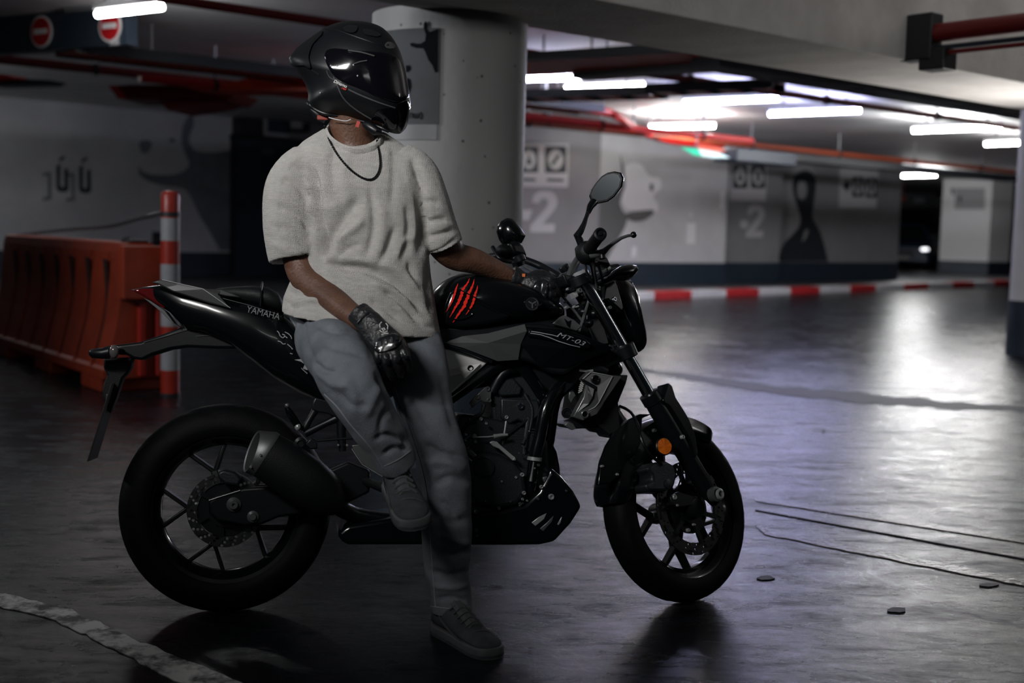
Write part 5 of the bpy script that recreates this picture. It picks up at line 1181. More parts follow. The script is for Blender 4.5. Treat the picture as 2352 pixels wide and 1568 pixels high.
# pillion bracket
pb1 = pl('peg_bracket', [(724, 912), (790, 930), (812, 955), (806, 985), (790, 975), (770, 958), (752, 950), (728, 946), (716, 940), (718, 925)], .165, .140, BLK2, bevel=.004, bseg=3)
tb('bracket_arm', [(728, 935, .152), (712, 962, .152), (696, 990, .152)], [.012, .0095, .012], BLK2, flat=(1, .8), parent=pb1)
tb('bracket_arm', [(785, 955, .152), (748, 972, .152), (700, 996, .152)], [.015, .0095, .012], BLK2, flat=(1, .8), parent=pb1)
tb('bracket_arm', [(786, 950, .152), (784, 990, .152), (787, 1036, .152)], [.017, .014, .011], BLK2, flat=(1, .8), parent=pb1)
tb('pillion_peg', [(658, 934, .20), (664, 946, .20), (675, 962, .19), (688, 982, .17)], [.006, .010, .012, .011], BLK, seg=14)
K(MB().ball(LP(660, 931, .20), .007), 'peg_tip', GUN); K(MB().ball(LP(684, 980, .185), (.009, .009, .011)), 'peg_pivot', ALU)
K(MB().lathe([(.018, -.02), (.018, .004), (.010, .008), (.009, .002)], LP(690, 1018, .16), RN, 24), 'linkage_boss', BLK2)
tb('brake_rod', [(728, 1012, .16), (780, 1008, .16), (812, 1006, .16)], .0035, BLK2, seg=8)
pl('master_cylinder', [(714, 1005), (728, 1010), (730, 1030), (712, 1032), (700, 1020)], .165, .14, BLK2, bevel=.004)
bolt(777, 1022, .168, .003); bolt(797, 1022, .168, .003)
tb('foot_peg', [(840, 1105, .14), (868, 1115, .20), (900, 1130, .27)], [.012, .014, .013], BLK3, seg=12)
tb('side_stand', [(985, 1200, -.13), (1015, 1290, -.20), (1035, 1372, -.28)], [.013, .012, .010], BLK2)

# ---- seat and tail
TGR = mat('tail_grey', (0.055, 0.057, 0.060), 0.38, metal=.4)
TAIL = ribs('tail_cowl', [(303, 665, 305, 668, .012), (330, 660, 336, 684, .045), (372, 655, 392, 718, .075), (420, 664, 432, 760, .095), (480, 676, 478, 768, .11), (528, 690, 530, 790, .12), (580, 690, 580, 828, .125), (640, 712, 630, 868, .13), (700, 760, 690, 902, .125), (745, 850, 735, 922, .11), (785, 930, 770, 955, .08)], BLK, power=3.4, seg=24, angle=40)
pl('tail_top', [(349, 648), (372, 641), (467, 663), (509, 664), (535, 674), (553, 683), (520, 680), (502, 676), (505, 686), (529, 708), (480, 696), (394, 668), (366, 653)], .125, .09, TGR, bevel=.003)
pl('tail_top', [(349, 648), (372, 641), (467, 663), (509, 664), (529, 700), (480, 690), (394, 668), (366, 653)], -.09, -.125, TGR, bevel=.003)
plate3('tail_facet', ([(366, 650, .122), (374, 642, .122), (466, 664, .130), (400, 668, .128), (528, 707, .128), (508, 667, .124), (500, 676, .130)], [(0, 1, 2, 3), (3, 2, 6, 4), (2, 5, 6)]), TGR, TAIL)
tb('tail_edge', [(372, 642, .128), (420, 653, .128), (466, 663, .13), (529, 707, .13)], .0012, ALU, seg=6, parent=TAIL)
pl('tail_light', [(303, 666), (322, 662), (380, 662), (392, 672), (384, 690), (378, 710), (350, 692), (330, 680)], .06, -.06, mat('tail_light_red', (.10, .004, .006), .12, coat=.8), bevel=.005)
pl('tail_underside', [(330, 684), (345, 690), (378, 712), (400, 742), (415, 752), (396, 742), (372, 718)], .07, -.07, GUN, bevel=.003)
ribs('pillion_seat', [(500, 664, 505, 682, .07), (540, 660, 545, 695, .105), (580, 658, 590, 706, .12), (615, 661, 622, 716, .125), (640, 674, 642, 722, .12), (652, 700, 652, 724, .09)], BLK3, power=3, seg=20, angle=60)
tb('seat_strap', [(598, 704, .125), (600, 672, .122), (602, 656, .07), (602, 654, 0)], (.004), BLK, flat=(1, 3), seg=10)
ribs('rider_seat', [(650, 720, 655, 745, .10), (690, 745, 700, 790, .12), (760, 765, 770, 815, .13), (840, 762, 850, 815, .135), (920, 735, 935, 800, .12), (975, 705, 985, 785, .09), (1000, 690, 1005, 760, .07)], BLK3, power=3, seg=20, angle=60)
A_, B_ = LP(565, 716, .1385), LP(627, 731, .1385)
text_mesh('lettering', 'YAMAHA', .0275, A_, B_ - A_, V((.2, 0, 1)), mat('dim_print', (.16, .165, .175), .5), TAIL, extrude=.0006, sx=.87)
tb('panel_line', [(512, 685, .131), (570, 700, .134), (640, 722, .134)], .001, GUN, seg=6, parent=TAIL)
# chrome drip stickers and bone sticker
ST_ = mat('sticker_chrome', (.6, .62, .64), .25, metal=.6)
for i, pth in enumerate(([(636, 760), (640, 763), (643, 770), (647, 775)], [(642, 770), (650, 776), (654, 772), (660, 776)], [(654, 762), (662, 766), (668, 772), (670, 778)], [(648, 767), (655, 770)], [(638, 783), (645, 785), (650, 790), (656, 789)], [(660, 790), (668, 797), (672, 802)], [(666, 811), (672, 813)])):
    tb('sticker_drip', [(x, y, .1335) for x, y in pth], .0016, ST_, seg=6, parent=TAIL, sm=2)
sk = plate3('bone_sticker', ([(676, 826, .130), (692, 824, .130), (704, 828, .130), (710, 838, .130), (706, 850, .130), (696, 846, .130), (700, 836, .130), (690, 830, .130)], [(0, 1, 7), (1, 2, 6, 7), (2, 3, 6), (3, 4, 5, 6)]), ST_, TAIL, th=.002)
for k in range(6): K(MB().box(LP(693 + k * 2.4, 846 + k * 2.2, .131), (.0022, .002, .004)), 'sticker_tooth', ST_, TAIL, smooth=False)
# rear hanger, signals, plate
pl('plate_hanger', [(415, 752), (440, 748), (480, 742), (508, 756), (560, 772), (545, 800), (500, 800), (430, 797), (392, 802), (350, 815), (326, 827), (306, 824), (285, 812), (262, 808), (246, 796), (280, 790), (322, 785), (360, 772)], .045, -.045, BLK2, bevel=.008, bseg=3)
tb('hanger_edge', [(330, 786, .048), (380, 772, .048), (430, 757, .048), (460, 752, .048)], .0012, GUN, seg=6)
tb('hanger_edge', [(450, 772, .048), (480, 770, .048), (505, 770, .048)], .0012, GUN, seg=6)
ribs('turn_signal', [(204, 806, 205, 816, .008), (210, 801, 211, 822, .016), (235, 799, 236, 824, .020), (250, 793, 252, 824, .022)], BLK2, wc=.10, power=2.3)
K(MB().ball(LP(262, 807, .115), (.014, .014, .020), 18, 12), 'turn_signal_lens', LENS)
tb('signal_stalk', [(262, 806, .09), (290, 808, .02)], .009, BLK2)
ribs('turn_signal', [(215, 801, 216, 818, .010), (245, 797, 246, 820, .020), (262, 800, 263, 818, .012)], BLK2, wc=-.14, power=2.3)
pl('plate_bracket', [(237, 822), (305, 820), (300, 845), (292, 858), (282, 868), (268, 910), (252, 950), (240, 930), (234, 905), (238, 880), (246, 862), (238, 845)], .03, -.03, BLK3, bevel=.006)
pA, pB = LP(266, 880, 0), LP(212, 1055, 0); pd = (pB - pA); 
K(MB().box((pA + pB) / 2, (pd.length, .175, .004), (pd.normalized(), V((0, 1, 0)), pd.cross(V((0, 1, 0))).normalized())), 'number_plate', mat('plate_back', (.008, .009, .011), .5), bevel=.001, smooth=False)
pl('plate_light', [(244, 905), (258, 900), (252, 925), (242, 928)], .035, .0, GUN, bevel=.003)
# chain side bits
K(MB().lathe([(.10, -.003), (.10, .003)], HUBR + RN * -.085, RN, 40), 'sprocket', GUN)
# ================================================================== THE RIDER
from mathutils.bvhtree import BVHTree
PBASE = UZ(1060, 1480, 0)
PER = empty('person', PBASE, 'person in black full-face helmet, cream t-shirt, jeans and black gloves sitting sideways on the motorcycle', 'person')
RT = np.array(_R.transposed())
def proj(P):
    q = (np.asarray(P) - np.array(CAM)) @ RT.T
    return CX + F * q[:, 0] / -q[:, 2], CY - F * q[:, 1] / -q[:, 2]
BVH = {}
CK = 1.0
def organic(name, mb, vox, m, parent, smooth=4, creases=(), nz=0.0, nsc=6.0, stretch=(1, 1, 1), hems=(), keep=None, angle=180, grain=0):
    me = bpy.data.meshes.new(name); me.from_pydata([tuple(p) for p in mb.v], [], mb.f)
    bm = bmesh.new(); bm.from_mesh(me); bmesh.ops.recalc_face_normals(bm, faces=bm.faces); bm.to_mesh(me); bm.free()
    t = bpy.data.objects.new(name, me); COL.objects.link(t)
    r = t.modifiers.new('r', 'REMESH'); r.mode = 'VOXEL'; r.voxel_size = vox
    if smooth: s_ = t.modifiers.new('s', 'SMOOTH'); s_.factor = .5; s_.iterations = smooth
    bpy.context.view_layer.update()
    me2 = bpy.data.meshes.new_from_object(t.evaluated_get(bpy.context.evaluated_depsgraph_get()))
    bpy.data.objects.remove(t)
    n = len(me2.vertices); co = np.empty(n * 3); me2.vertices.foreach_get('co', co); co = co.reshape(-1, 3)
    no = np.empty(n * 3); me2.vertices.foreach_get('normal', no); no = no.reshape(-1, 3)
    if creases:
        px, py = proj(co); vd = co - np.array(CAM); vd /= np.linalg.norm(vd, axis=1)[:, None]
        facing = np.clip(-(vd * no).sum(1) * 2.2, 0, 1)
        disp = np.zeros(n)
        for pts, amp, wd in creases:
            pts = smooth_path(pts, 5) if len(pts) > 2 else pts; best = np.full(n, 1e9); tt = np.zeros(n)
            for i in range(len(pts) - 1):
                ax, ay = pts[i][:2]; bx, by_ = pts[i + 1][:2]; dx, dy = bx - ax, by_ - ay; L2 = dx * dx + dy * dy + 1e-9
                u = np.clip(((px - ax) * dx + (py - ay) * dy) / L2, 0, 1); d2 = (px - ax - u * dx) ** 2 + (py - ay - u * dy) ** 2
                k = d2 < best; best = np.where(k, d2, best); tt = np.where(k, (i + u) / (len(pts) - 1), tt)
            taper = np.clip(np.minimum(tt, 1 - tt) * 5 + .25, 0, 1)
            disp += amp * CK * np.exp(-best / (wd * wd)) * taper
        co = co + no * (disp * facing)[:, None]
    if nz:
        d = np.array([noise.noise(V((p[0] * nsc * stretch[0], p[1] * nsc * stretch[1], p[2] * nsc * stretch[2]))) + .5 * noise.noise(V((p[0] * nsc * 2.3 * stretch[0], p[1] * nsc * 2.3, p[2] * nsc * 2.3 * stretch[2] + 9))) for p in co])
        co = co + no * (d * nz)[:, None]
    tmp = bpy.data.meshes.new('t'); 
    me2.vertices.foreach_set('co', co.ravel()); me2.update()
    polys = [tuple(p.vertices) for p in me2.polygons]
    BVH[name] = BVHTree.FromPolygons([V(c) for c in co], polys)
    me2.transform(Matrix.Translation(-PBASE)); me2.materials.clear(); me2.materials.append(m)
    o = bpy.data.objects.new(name, me2); COL.objects.link(o); o.parent = parent
    me2.polygons.foreach_set('use_smooth', [True] * len(me2.polygons))
    return o
def on(name, px, py, off=0.0, default=3.5):
    d = ray(px, py).normalized(); h = BVH[name].ray_cast(CAM, d)
    if h[0] is None: return U(px, py, default)
    return h[0] - d * off
def PB(mb, name, m, parent=None, **kw):
    mb.v = [p - PBASE for p in mb.v]; return mb.build(name, m, parent or PER, **kw)
def lim(pts, seg=20, hollow=None, mb=None, up=(0, -1, 0)):
    """tapered limb; pts = (px, py, Y, r or (ra, rb)); hollow=(wall, depth) opens the far end"""
    mb = mb or MB(); P = [U(p[0], p[1], p[2]) for p in pts]; R = [p[3] for p in pts]
    if len(P) > 2:
        S = smooth_path([tuple(p) + ((r, r) if not isinstance(r, tuple) else r) for p, r in zip(P, R)], 4); P = [V(s[:3]) for s in S]; R = [(s[3], s[4]) for s in S]
    else: R = [r if isinstance(r, tuple) else (r, r) for r in R]
    if hollow:
        wall_, dep = hollow; d = (P[-1] - P[-2]).normalized(); e = P[-1]; re = R[-1]
        P += [e + d * .001, e - d * dep]; R += [(re[0] - wall_, re[1] - wall_), (re[0] - wall_ * 1.2, re[1] - wall_ * 1.2)]
        # build manually so that the section frame does not flip
        n0 = len(P) - 2; base = MB(); t_pts = P
        ref = V(up); rings = []
        for i, p in enumerate(P):
            if i < n0: t = (P[min(i + 1, n0 - 1)] - P[max(i - 1, 0)]).normalized()
            else: t = d
            a = (ref - t * ref.dot(t)).normalized(); b = t.cross(a)
            rings.append([p + a * math.cos(2 * PI * k / seg) * R[i][0] + b * math.sin(2 * PI * k / seg) * R[i][1] for k in range(seg)])
        mb.loft(rings); return mb
    return mb.tube(P, R, seg, up=up)

SKIN = mat('skin_brown', (0.105, 0.050, 0.031), 0.5, var=.18, vscale=18, bump=.25, bscale=120)
SHIRT = bpy.data.materials.new('cream_waffle_cotton'); SHIRT.use_nodes = True
def _shirt():
    nt = SHIRT.node_tree; L = nt.links; b = nt.nodes['Principled BSDF']; b.inputs['Roughness'].default_value = .9; b.inputs['Specular IOR Level'].default_value = .15
    b.inputs['Sheen Weight'].default_value = .2
    tc = nt.nodes.new('ShaderNodeTexCoord'); hs = []
    nzz = nt.nodes.new('ShaderNodeTexNoise'); nzz.inputs['Scale'].default_value = 11; nzz.inputs['Detail'].default_value = 4; L.new(tc.outputs['Object'], nzz.inputs['Vector'])
    for dr, sc_, dis in (('X', 112, 2.2), ('Z', 118, 2.6)):
        w = nt.nodes.new('ShaderNodeTexWave'); w.bands_direction = dr; w.inputs['Scale'].default_value = sc_; w.inputs['Distortion'].default_value = dis
        w.inputs['Detail'].default_value = 3; w.inputs['Detail Scale'].default_value = 1.4; L.new(tc.outputs['Object'], w.inputs['Vector']); hs.append(w)
    ad = nt.nodes.new('ShaderNodeMath'); ad.operation = 'MULTIPLY'; L.new(hs[0].outputs['Fac'], ad.inputs[0]); L.new(hs[1].outputs['Fac'], ad.inputs[1])
    n2 = nt.nodes.new('ShaderNodeTexNoise'); n2.inputs['Scale'].default_value = 34; n2.inputs['Detail'].default_value = 8; n2.inputs['Roughness'].default_value = .7
    mp = nt.nodes.new('ShaderNodeMapping'); mp.inputs['Scale'].default_value = (1, 1, 3.2); L.new(tc.outputs['Object'], mp.inputs[0]); L.new(mp.outputs[0], n2.inputs['Vector'])
    mx = nt.nodes.new('ShaderNodeMix'); mx.data_type = 'RGBA'; mx.inputs[6].default_value = (.22, .21, .20, 1); mx.inputs[7].default_value = (.86, .84, .81, 1)
    mr = nt.nodes.new('ShaderNodeMapRange'); mr.inputs[1].default_value = .0; mr.inputs[2].default_value = .9
    a2 = nt.nodes.new('ShaderNodeMath'); a2.operation = 'MULTIPLY_ADD'; a2.inputs[1].default_value = .75; L.new(ad.outputs[0], a2.inputs[0])
    m3 = nt.nodes.new('ShaderNodeMath'); m3.operation = 'MULTIPLY'; m3.inputs[1].default_value = .55; L.new(n2.outputs['Fac'], m3.inputs[0]); L.new(m3.outputs[0], a2.inputs[2])
    L.new(a2.outputs[0], mr.inputs[0]); L.new(mr.outputs[0], mx.inputs[0]); L.new(mx.outputs[2], b.inputs['Base Color'])
    bp = nt.nodes.new('ShaderNodeBump'); bp.inputs['Strength'].default_value = .9; bp.inputs['Distance'].default_value = .004; L.new(a2.outputs[0], bp.inputs['Height'])
    L.new(bp.outputs[0], b.inputs['Normal'])
_shirt()
DENIM = mat('washed_blue_denim', (0.155, 0.172, 0.196), 0.85, var=.30, vscale=5, bump=.5, bscale=420, spec=.2)
DENIM2 = mat('denim_seam', (0.26, 0.28, 0.31), 0.85, spec=.2)
GLV = mat('glove_black_leather', (0.012, 0.013, 0.015), 0.38, bump=.4, bscale=90, coat=.15)
GLVP = mat('glove_hard_shell', (0.010, 0.011, 0.013), 0.22, coat=.5)
HELM = mat('helmet_matt_black', (0.006, 0.007, 0.009), 0.42, spec=.28)
VIS = mat('visor_black', (0.003, 0.003, 0.005), 0.09, coat=.0)
SUED = mat('shoe_grey_suede', (0.050, 0.054, 0.062), 0.9, var=.2, vscale=20, spec=.15, bump=.3, bscale=200)
SUED2 = mat('shoe_pale_leather', (0.075, 0.078, 0.083), 0.8, var=.15, vscale=20, spec=.2)
SOLE = mat('shoe_sole_rubber', (0.08, 0.083, 0.09), 0.7)
WHT = mat('print_white', (.7, .7, .7), .5)

# ---- body: one continuous figure under the clothes
b_ = MB()
lim([(806, 235, 3.60, .068), (807, 290, 3.61, .063), (812, 335, 3.62, .066), (818, 365, 3.62, .085)], mb=b_)
b_.ball(U(806, 165, 3.585), (.095, .105, .125), 20, 14)
lim([(818, 350, 3.62, (.075, .13)), (820, 420, 3.62, (.09, .145)), (826, 520, 3.62, (.09, .14)), (830, 620, 3.62, (.09, .135)), (835, 700, 3.62, (.095, .135)), (838, 750, 3.62, (.09, .13))], mb=b_)
lim([(725, 378, 3.61, .050), (685, 415, 3.60, .052), (674, 500, 3.58, .050), (684, 580, 3.55, .048), (702, 635, 3.52, .047), (745, 672, 3.47, .044), (795, 712, 3.40, .034), (838, 744, 3.34, .028)], mb=b_)
lim([(900, 378, 3.61, .050), (945, 412, 3.61, .050), (985, 480, 3.62, .048), (1014, 550, 3.64, .052), (1042, 586, 3.67, .044), (1085, 598, 3.70, .040), (1130, 616, 3.74, .034), (1178, 640, 3.78, .027), (1195, 648, 3.79, .026)], mb=b_)
lim([(770, 750, 3.56, .075), (785, 800, 3.42, .07), (800, 850, 3.26, .062), (845, 940, 3.25, .050), (893, 1015, 3.28, .042), (915, 1075, 3.30, .036)], mb=b_)
lim([(920, 750, 3.58, .08), (955, 850, 3.51, .068), (998, 1000, 3.45, .055), (1024, 1150, 3.44, .05), (1030, 1300, 3.45, .042), (1030, 1420, 3.46, .036)], mb=b_)
BODY = organic('body', b_, .007, SKIN, PER, smooth=3, creases=[([(706, 640), (760, 672), (815, 715)], -.002, 8), ([(1060, 575), (1110, 595), (1160, 612)], -.002, 7)])
BODY['label'] = 'brown skin of the neck and bare forearms'

# ---- t-shirt
s_ = MB()
def trs(y, xl, xr, D, b, dy=0.0, drop=0.0, seg=44, e=2.3):
    Lp_, Rp_ = U(xl, y - dy, D), U(xr, y + dy, D); c = (Lp_ + Rp_) / 2; h = (Rp_ - Lp_) / 2; o = []
    for k in range(seg):
        a = 2 * PI * k / seg; ca, sa = math.cos(a), math.sin(a)
        o.append(c + h * (abs(ca) ** (2 / e) * (1 if ca >= 0 else -1)) + V((0, -1, 0)) * b * (abs(sa) ** (2 / e) * (1 if sa >= 0 else -1)) - V((0, 0, 1)) * drop * max(0, sa) ** 1.3)
    return o
ts = [(330, 762, 868, 3.61, .066, 6, .040), (306, 758, 872, 3.61, .070, 6, .046), (299, 752, 878, 3.61, .074, 6, .048), (300, 745, 884, 3.61, .080, 6, .047), (312, 722, 900, 3.61, .088, 5, .036), (328, 698, 922, 3.61, .098, 3, .020), (350, 676, 945, 3.61, .108, 2, .006), (380, 664, 962, 3.61, .116, 2), (430, 672, 970, 3.60, .128, 3), (500, 690, 980, 3.60, .134, 4), (570, 694, 984, 3.60, .138, 5),
      (620, 684, 988, 3.60, .146, 8), (660, 668, 994, 3.59, .160, 12), (700, 654, 1004, 3.59, .172, 20), (728, 650, 1010, 3.575, .186, 26), (744, 650, 1013, 3.57, .190, 29)]
rg = [trs(*t) for t in ts]
rg += [trs(745, 661, 1003, 3.57, .179, 29), trs(722, 672, 992, 3.575, .160, 28)]
s_.loft(rg)
lim([(712, 372, 3.60, (.070, .062)), (685, 402, 3.59, (.082, .075)), (671, 450, 3.58, (.090, .082)), (668, 510, 3.57, (.092, .080)), (673, 560, 3.56, (.090, .077)), (679, 594, 3.555, (.086, .077))], hollow=(.011, .06), mb=s_)
lim([(912, 370, 3.60, (.070, .060)), (950, 400, 3.60, (.078, .068)), (980, 455, 3.61, (.080, .066)), (1000, 510, 3.625, (.078, .063)), (1019, 564, 3.64, (.072, .060))], hollow=(.015, .02), mb=s_)
SCR = [([(729, 598), (747, 560), (779, 515), (801, 484), (828, 452)], -.017, 15), ([(700, 470), (740, 480), (790, 470)], .006, 16),
       ([(841, 590), (857, 536), (859, 491), (850, 430)], -.010, 9), ([(872, 590), (880, 530), (878, 470)], .006, 12),
       ([(712, 380), (722, 420), (728, 470), (738, 530), (742, 590)], -.022, 10), ([(966, 574), (973, 520), (968, 469), (962, 420), (948, 375)], -.020, 10),
       ([(740, 607), (792, 612), (841, 618), (886, 634), (921, 654), (957, 690), (975, 720)], -.020, 10), ([(745, 590), (800, 595), (850, 600), (900, 614), (940, 640), (975, 680)], .010, 11),
       ([(935, 470), (941, 527), (926, 590)], -.008, 10), ([(910, 520), (890, 570), (868, 612)], -.009, 9), ([(905, 600), (925, 560), (955, 540)], .006, 9),
       ([(626, 470), (665, 484), (700, 505), (716, 535)], -.008, 9), ([(640, 410), (680, 424), (712, 462)], -.008, 8), ([(660, 380), (695, 390), (716, 420)], -.006, 7), ([(628, 520), (670, 530), (712, 560)], -.006, 9), ([(624, 560), (660, 575), (700, 580)], .005, 9),
       ([(975, 547), (1011, 539), (1046, 528)], -.008, 7), ([(980, 585), (1015, 572), (1050, 548)], -.005, 5), ([(978, 515), (1005, 505), (1028, 505)], -.008, 7), ([(968, 470), (990, 462), (1010, 470)], -.006, 7), ([(945, 360), (965, 400), (985, 440)], -.006, 8),
       ([(880, 665), (920, 690), (970, 740)], -.012, 8), ([(850, 650), (900, 668), (950, 700)], .007, 8), ([(900, 715), (950, 738), (1000, 755)], -.006, 6), ([(850, 690), (880, 705), (920, 735)], -.008, 7),
       ([(660, 630), (690, 640), (740, 640)], -.007, 8), ([(656, 665), (690, 680), (740, 665)], -.007, 9), ([(668, 700), (700, 690), (740, 690)], .008, 8), ([(652, 690), (670, 705), (690, 700)], -.008, 7),
       ([(770, 330), (760, 380), (770, 440)], -.006, 9), ([(800, 345), (790, 400), (800, 460), (790, 520)], .004, 12), ([(900, 340), (905, 400), (900, 470)], -.005, 9), ([(880, 350), (925, 380), (940, 430)], .005, 10),
       ([(775, 560), (790, 540), (820, 520), (836, 500)], .010, 10), ([(770, 600), (800, 570), (830, 560)], -.007, 8), ([(990, 600), (985, 660), (995, 720)], -.010, 9), ([(940, 600), (950, 640), (975, 670)], -.007, 8)]
CK = 1.35
SH = organic('t_shirt', s_, .0052, SHIRT, PER, smooth=3, creases=SCR, nz=.0042, nsc=7, stretch=(1.3, 1, .6))
SH['label'] = 'loose cream waffle-knit t-shirt'
# collar rib
cpt = [(749, 298, 0), (757, 315, 0), (778, 332, 0), (806, 343, 0), (838, 344, 0), (862, 336, 0), (876, 320, 0)]
cp = [on('t_shirt', x, y + 2, .004, 3.56) for x, y, _ in cpt]
cp = [V(p) for p in smooth_path([tuple(p) for p in cp] + [tuple(U(870, 306, 3.66)), tuple(U(820, 292, 3.69)), tuple(U(765, 284, 3.665)), tuple(cp[0])], 5)]
PB(MB().tube(cp, .011, 10, flat=(1.0, .42), up=(0, 0, 1)), 'collar', SHIRT, SH)
# necklace
nk = [(746, 288), (752, 310), (766, 340), (785, 368), (808, 392), (832, 408), (852, 412), (866, 402), (873, 382), (872, 356), (868, 334), (866, 322)]
npts = [on('t_shirt', x, y, .004, 3.57) for x, y in smooth_path(nk, 6)]
mb = MB(); npts = [V(p) for p in npts]
for i in range(len(npts) - 1):
    a, b = npts[i], npts[i + 1]; k = max(1, int((b - a).length / .0052))
    for j in range(k): c = a.lerp(b, (j + .5) / k); mb.ball(c, (.0036, .0036, .0036), 7, 5)
PB(mb, 'necklace', mat('chain_black_steel', (.05, .05, .055), .25, metal=.9), PER)

CK = 1.2
# ---- jeans
j_ = MB()
j_.loft([trs(690, 668, 1000, 3.60, .135, 10), trs(715, 662, 1004, 3.60, .150, 14), trs(745, 668, 1010, 3.59, .155, 14), trs(775, 690, 1014, 3.58, .14, 8), trs(800, 730, 1010, 3.57, .11, 4)])
L1 = [(744, 755, 3.59, (.080, .078)), (752, 780, 3.51, (.096, .090)), (775, 815, 3.36, (.092, .088)), (797, 858, 3.24, (.086, .084)), (818, 905, 3.22, (.080, .078)), (845, 950, 3.23, (.074, .070)), (878, 1000, 3.26, (.068, .062)), (900, 1035, 3.28, (.064, .056)), (917, 1066, 3.30, (.060, .053))]
L2 = [(925, 760, 3.585, (.098, .098)), (945, 805, 3.54, (.096, .094)), (960, 850, 3.50, (.092, .090)), (972, 910, 3.48, (.086, .085)), (992, 980, 3.45, (.080, .076)), (1010, 1035, 3.44, (.076, .074)), (1024, 1100, 3.44, (.074, .072)), (1027, 1170, 3.44, (.072, .071)), (1025, 1235, 3.44, (.074, .073)), (1027, 1300, 3.44, (.068, .065)), (1035, 1355, 3.44, (.064, .060)), (1035, 1402, 3.44, (.066, .062))]
lim(L1, hollow=(.010, .05), mb=j_, seg=28); lim(L2, hollow=(.010, .05), mb=j_, seg=28)
j_.ball(U(884, 850, 3.53), (.05, .06, .09)); j_.ball(U(850, 790, 3.53), (.08, .07, .09))
JCR = [([(690, 730), (700, 780), (722, 830)], -.006, 8), ([(740, 790), (790, 800), (850, 815)], -.006, 9), ([(722, 830), (740, 850), (770, 852)], -.010, 7), ([(728, 850), (760, 880), (800, 890)], .007, 9),
       ([(830, 770), (850, 790), (862, 830)], -.008, 8), ([(770, 900), (810, 930), (850, 930)], -.006, 9), ([(880, 880), (860, 910), (840, 960)], .007, 11), ([(900, 930), (880, 960), (870, 1000)], -.007, 8),
       ([(860, 1010), (890, 1000), (930, 1010)], -.007, 7), ([(880, 1045), (905, 1030), (940, 1030)], -.006, 6), ([(930, 1000), (935, 1020), (925, 1035)], -.009, 7), ([(790, 870), (810, 900), (815, 950)], .006, 12),
       ([(868, 860), (885, 900), (905, 930), (925, 970)], -.016, 9), ([(975, 1020), (1010, 1040), (1060, 1050)], -.008, 9), ([(985, 1060), (1030, 1062), (1072, 1080)], .008, 11), ([(1000, 1110), (1035, 1095), (1080, 1110)], -.008, 9),
       ([(990, 1180), (1030, 1200), (1075, 1190)], -.007, 10), ([(1000, 1225), (1040, 1240), (1080, 1250)], .007, 9), ([(1080, 1262), (1050, 1275), (1010, 1268)], -.009, 8), ([(990, 1310), (1030, 1322), (1078, 1312)], -.008, 8), ([(995, 1345), (1040, 1350), (1080, 1340)], .006, 7), ([(1000, 1375), (1040, 1372), (1075, 1380)], -.006, 6),
       ([(930, 900), (960, 960), (985, 1000)], -.005, 9), ([(1010, 860), (1030, 930), (1045, 990)], -.005, 8), ([(960, 900), (1000, 925), (1035, 930)], -.004, 8), ([(720, 745), (770, 760), (820, 758)], -.008, 8), ([(672, 712), (690, 730), (700, 760)], -.010, 7), ([(1010, 1150), (1030, 1165), (1045, 1190)], -.006, 7)]
JE = organic('jeans', j_, .0056, DENIM, PER, smooth=4, creases=JCR, nz=.005, nsc=9)
JE['label'] = 'washed blue-grey wide-leg jeans'
def seam(pts, r=.0016, m=DENIM2, name='seam', off=.0005, host='jeans', sm=6, par=None):
    P = [on(host, x, y, off) for x, y in (smooth_path(pts, sm) if len(pts) > 2 else pts)]
    P2 = [V(P[0])]
    for p in P[1:]:
        if (V(p) - P2[-1]).length < .05: P2.append(V(p))
    return PB(MB().tube(P2, r, 6), name, m, par or JE)
seam([(895, 885), (915, 940), (940, 1010), (962, 1080), (975, 1150), (980, 1230), (985, 1300), (993, 1392)], .0022)
seam([(905, 885), (925, 940), (949, 1010), (970, 1080), (983, 1150), (988, 1230), (993, 1300), (1000, 1392)], .0014)
seam([(668, 728), (690, 770), (718, 812), (726, 830)], .0016); seam([(745, 905), (775, 935), (805, 975), (845, 1020), (868, 1052), (880, 1075)], .0018)
seam([(990, 1392), (1035, 1397), (1080, 1392)], .0012); seam([(884, 1070), (915, 1055), (942, 1036)], .0012)
seam([(655, 712), (680, 706), (712, 690)], .003, name='waistband_edge')

# ---- helmet (worn): rounded shell facing the motorcycle's front
hc = (812, 170); HD = 3.585; HH_ = .135
HOUT = smooth_path([(665, 133), (672, 122), (692, 104), (718, 84), (742, 66), (765, 55), (790, 49), (820, 48), (850, 52), (876, 62), (896, 80), (910, 100), (922, 126), (931, 160), (938, 200), (943, 235), (941, 262), (934, 288), (922, 305), (908, 307), (890, 302), (868, 292), (835, 281), (800, 272), (770, 266), (742, 262), (718, 250), (707, 238), (708, 218), (703, 198), (692, 178), (678, 160), (667, 147)], 5)
HANG = [math.atan2(y - hc[1], x - hc[0]) for x, y in HOUT]; HRAD = [math.hypot(x - hc[0], y - hc[1]) for x, y in HOUT]
_o = sorted(zip(HANG, HRAD)); HA = np.array([a for a, r in _o]); HR = np.array([r for a, r in _o])
def hrad(a): return float(np.interp(a, HA, HR, period=2 * PI))
hcen = U(hc[0], hc[1], HD); hview = (CAM - hcen).normalized()
def hpt(x, y, front=True, off=0.0):
    a = math.atan2(y - hc[1], x - hc[0]); s = min(1.0, math.hypot(x - hc[0], y - hc[1]) / hrad(a))
    d = HH_ * math.sqrt(max(0, 1 - s ** 2.5)) + off
    fl_ = 1.0
    if y > 225: fl_ = 1 - .25 * min(1, (y - 225) / 80)
    base = U(x, y, HD); return base + hview * d * fl_ * (1 if front else -1)
mb = MB(); SS = [.02, .15, .3, .45, .58, .7, .8, .88, .94, .975, .995]
rings = []
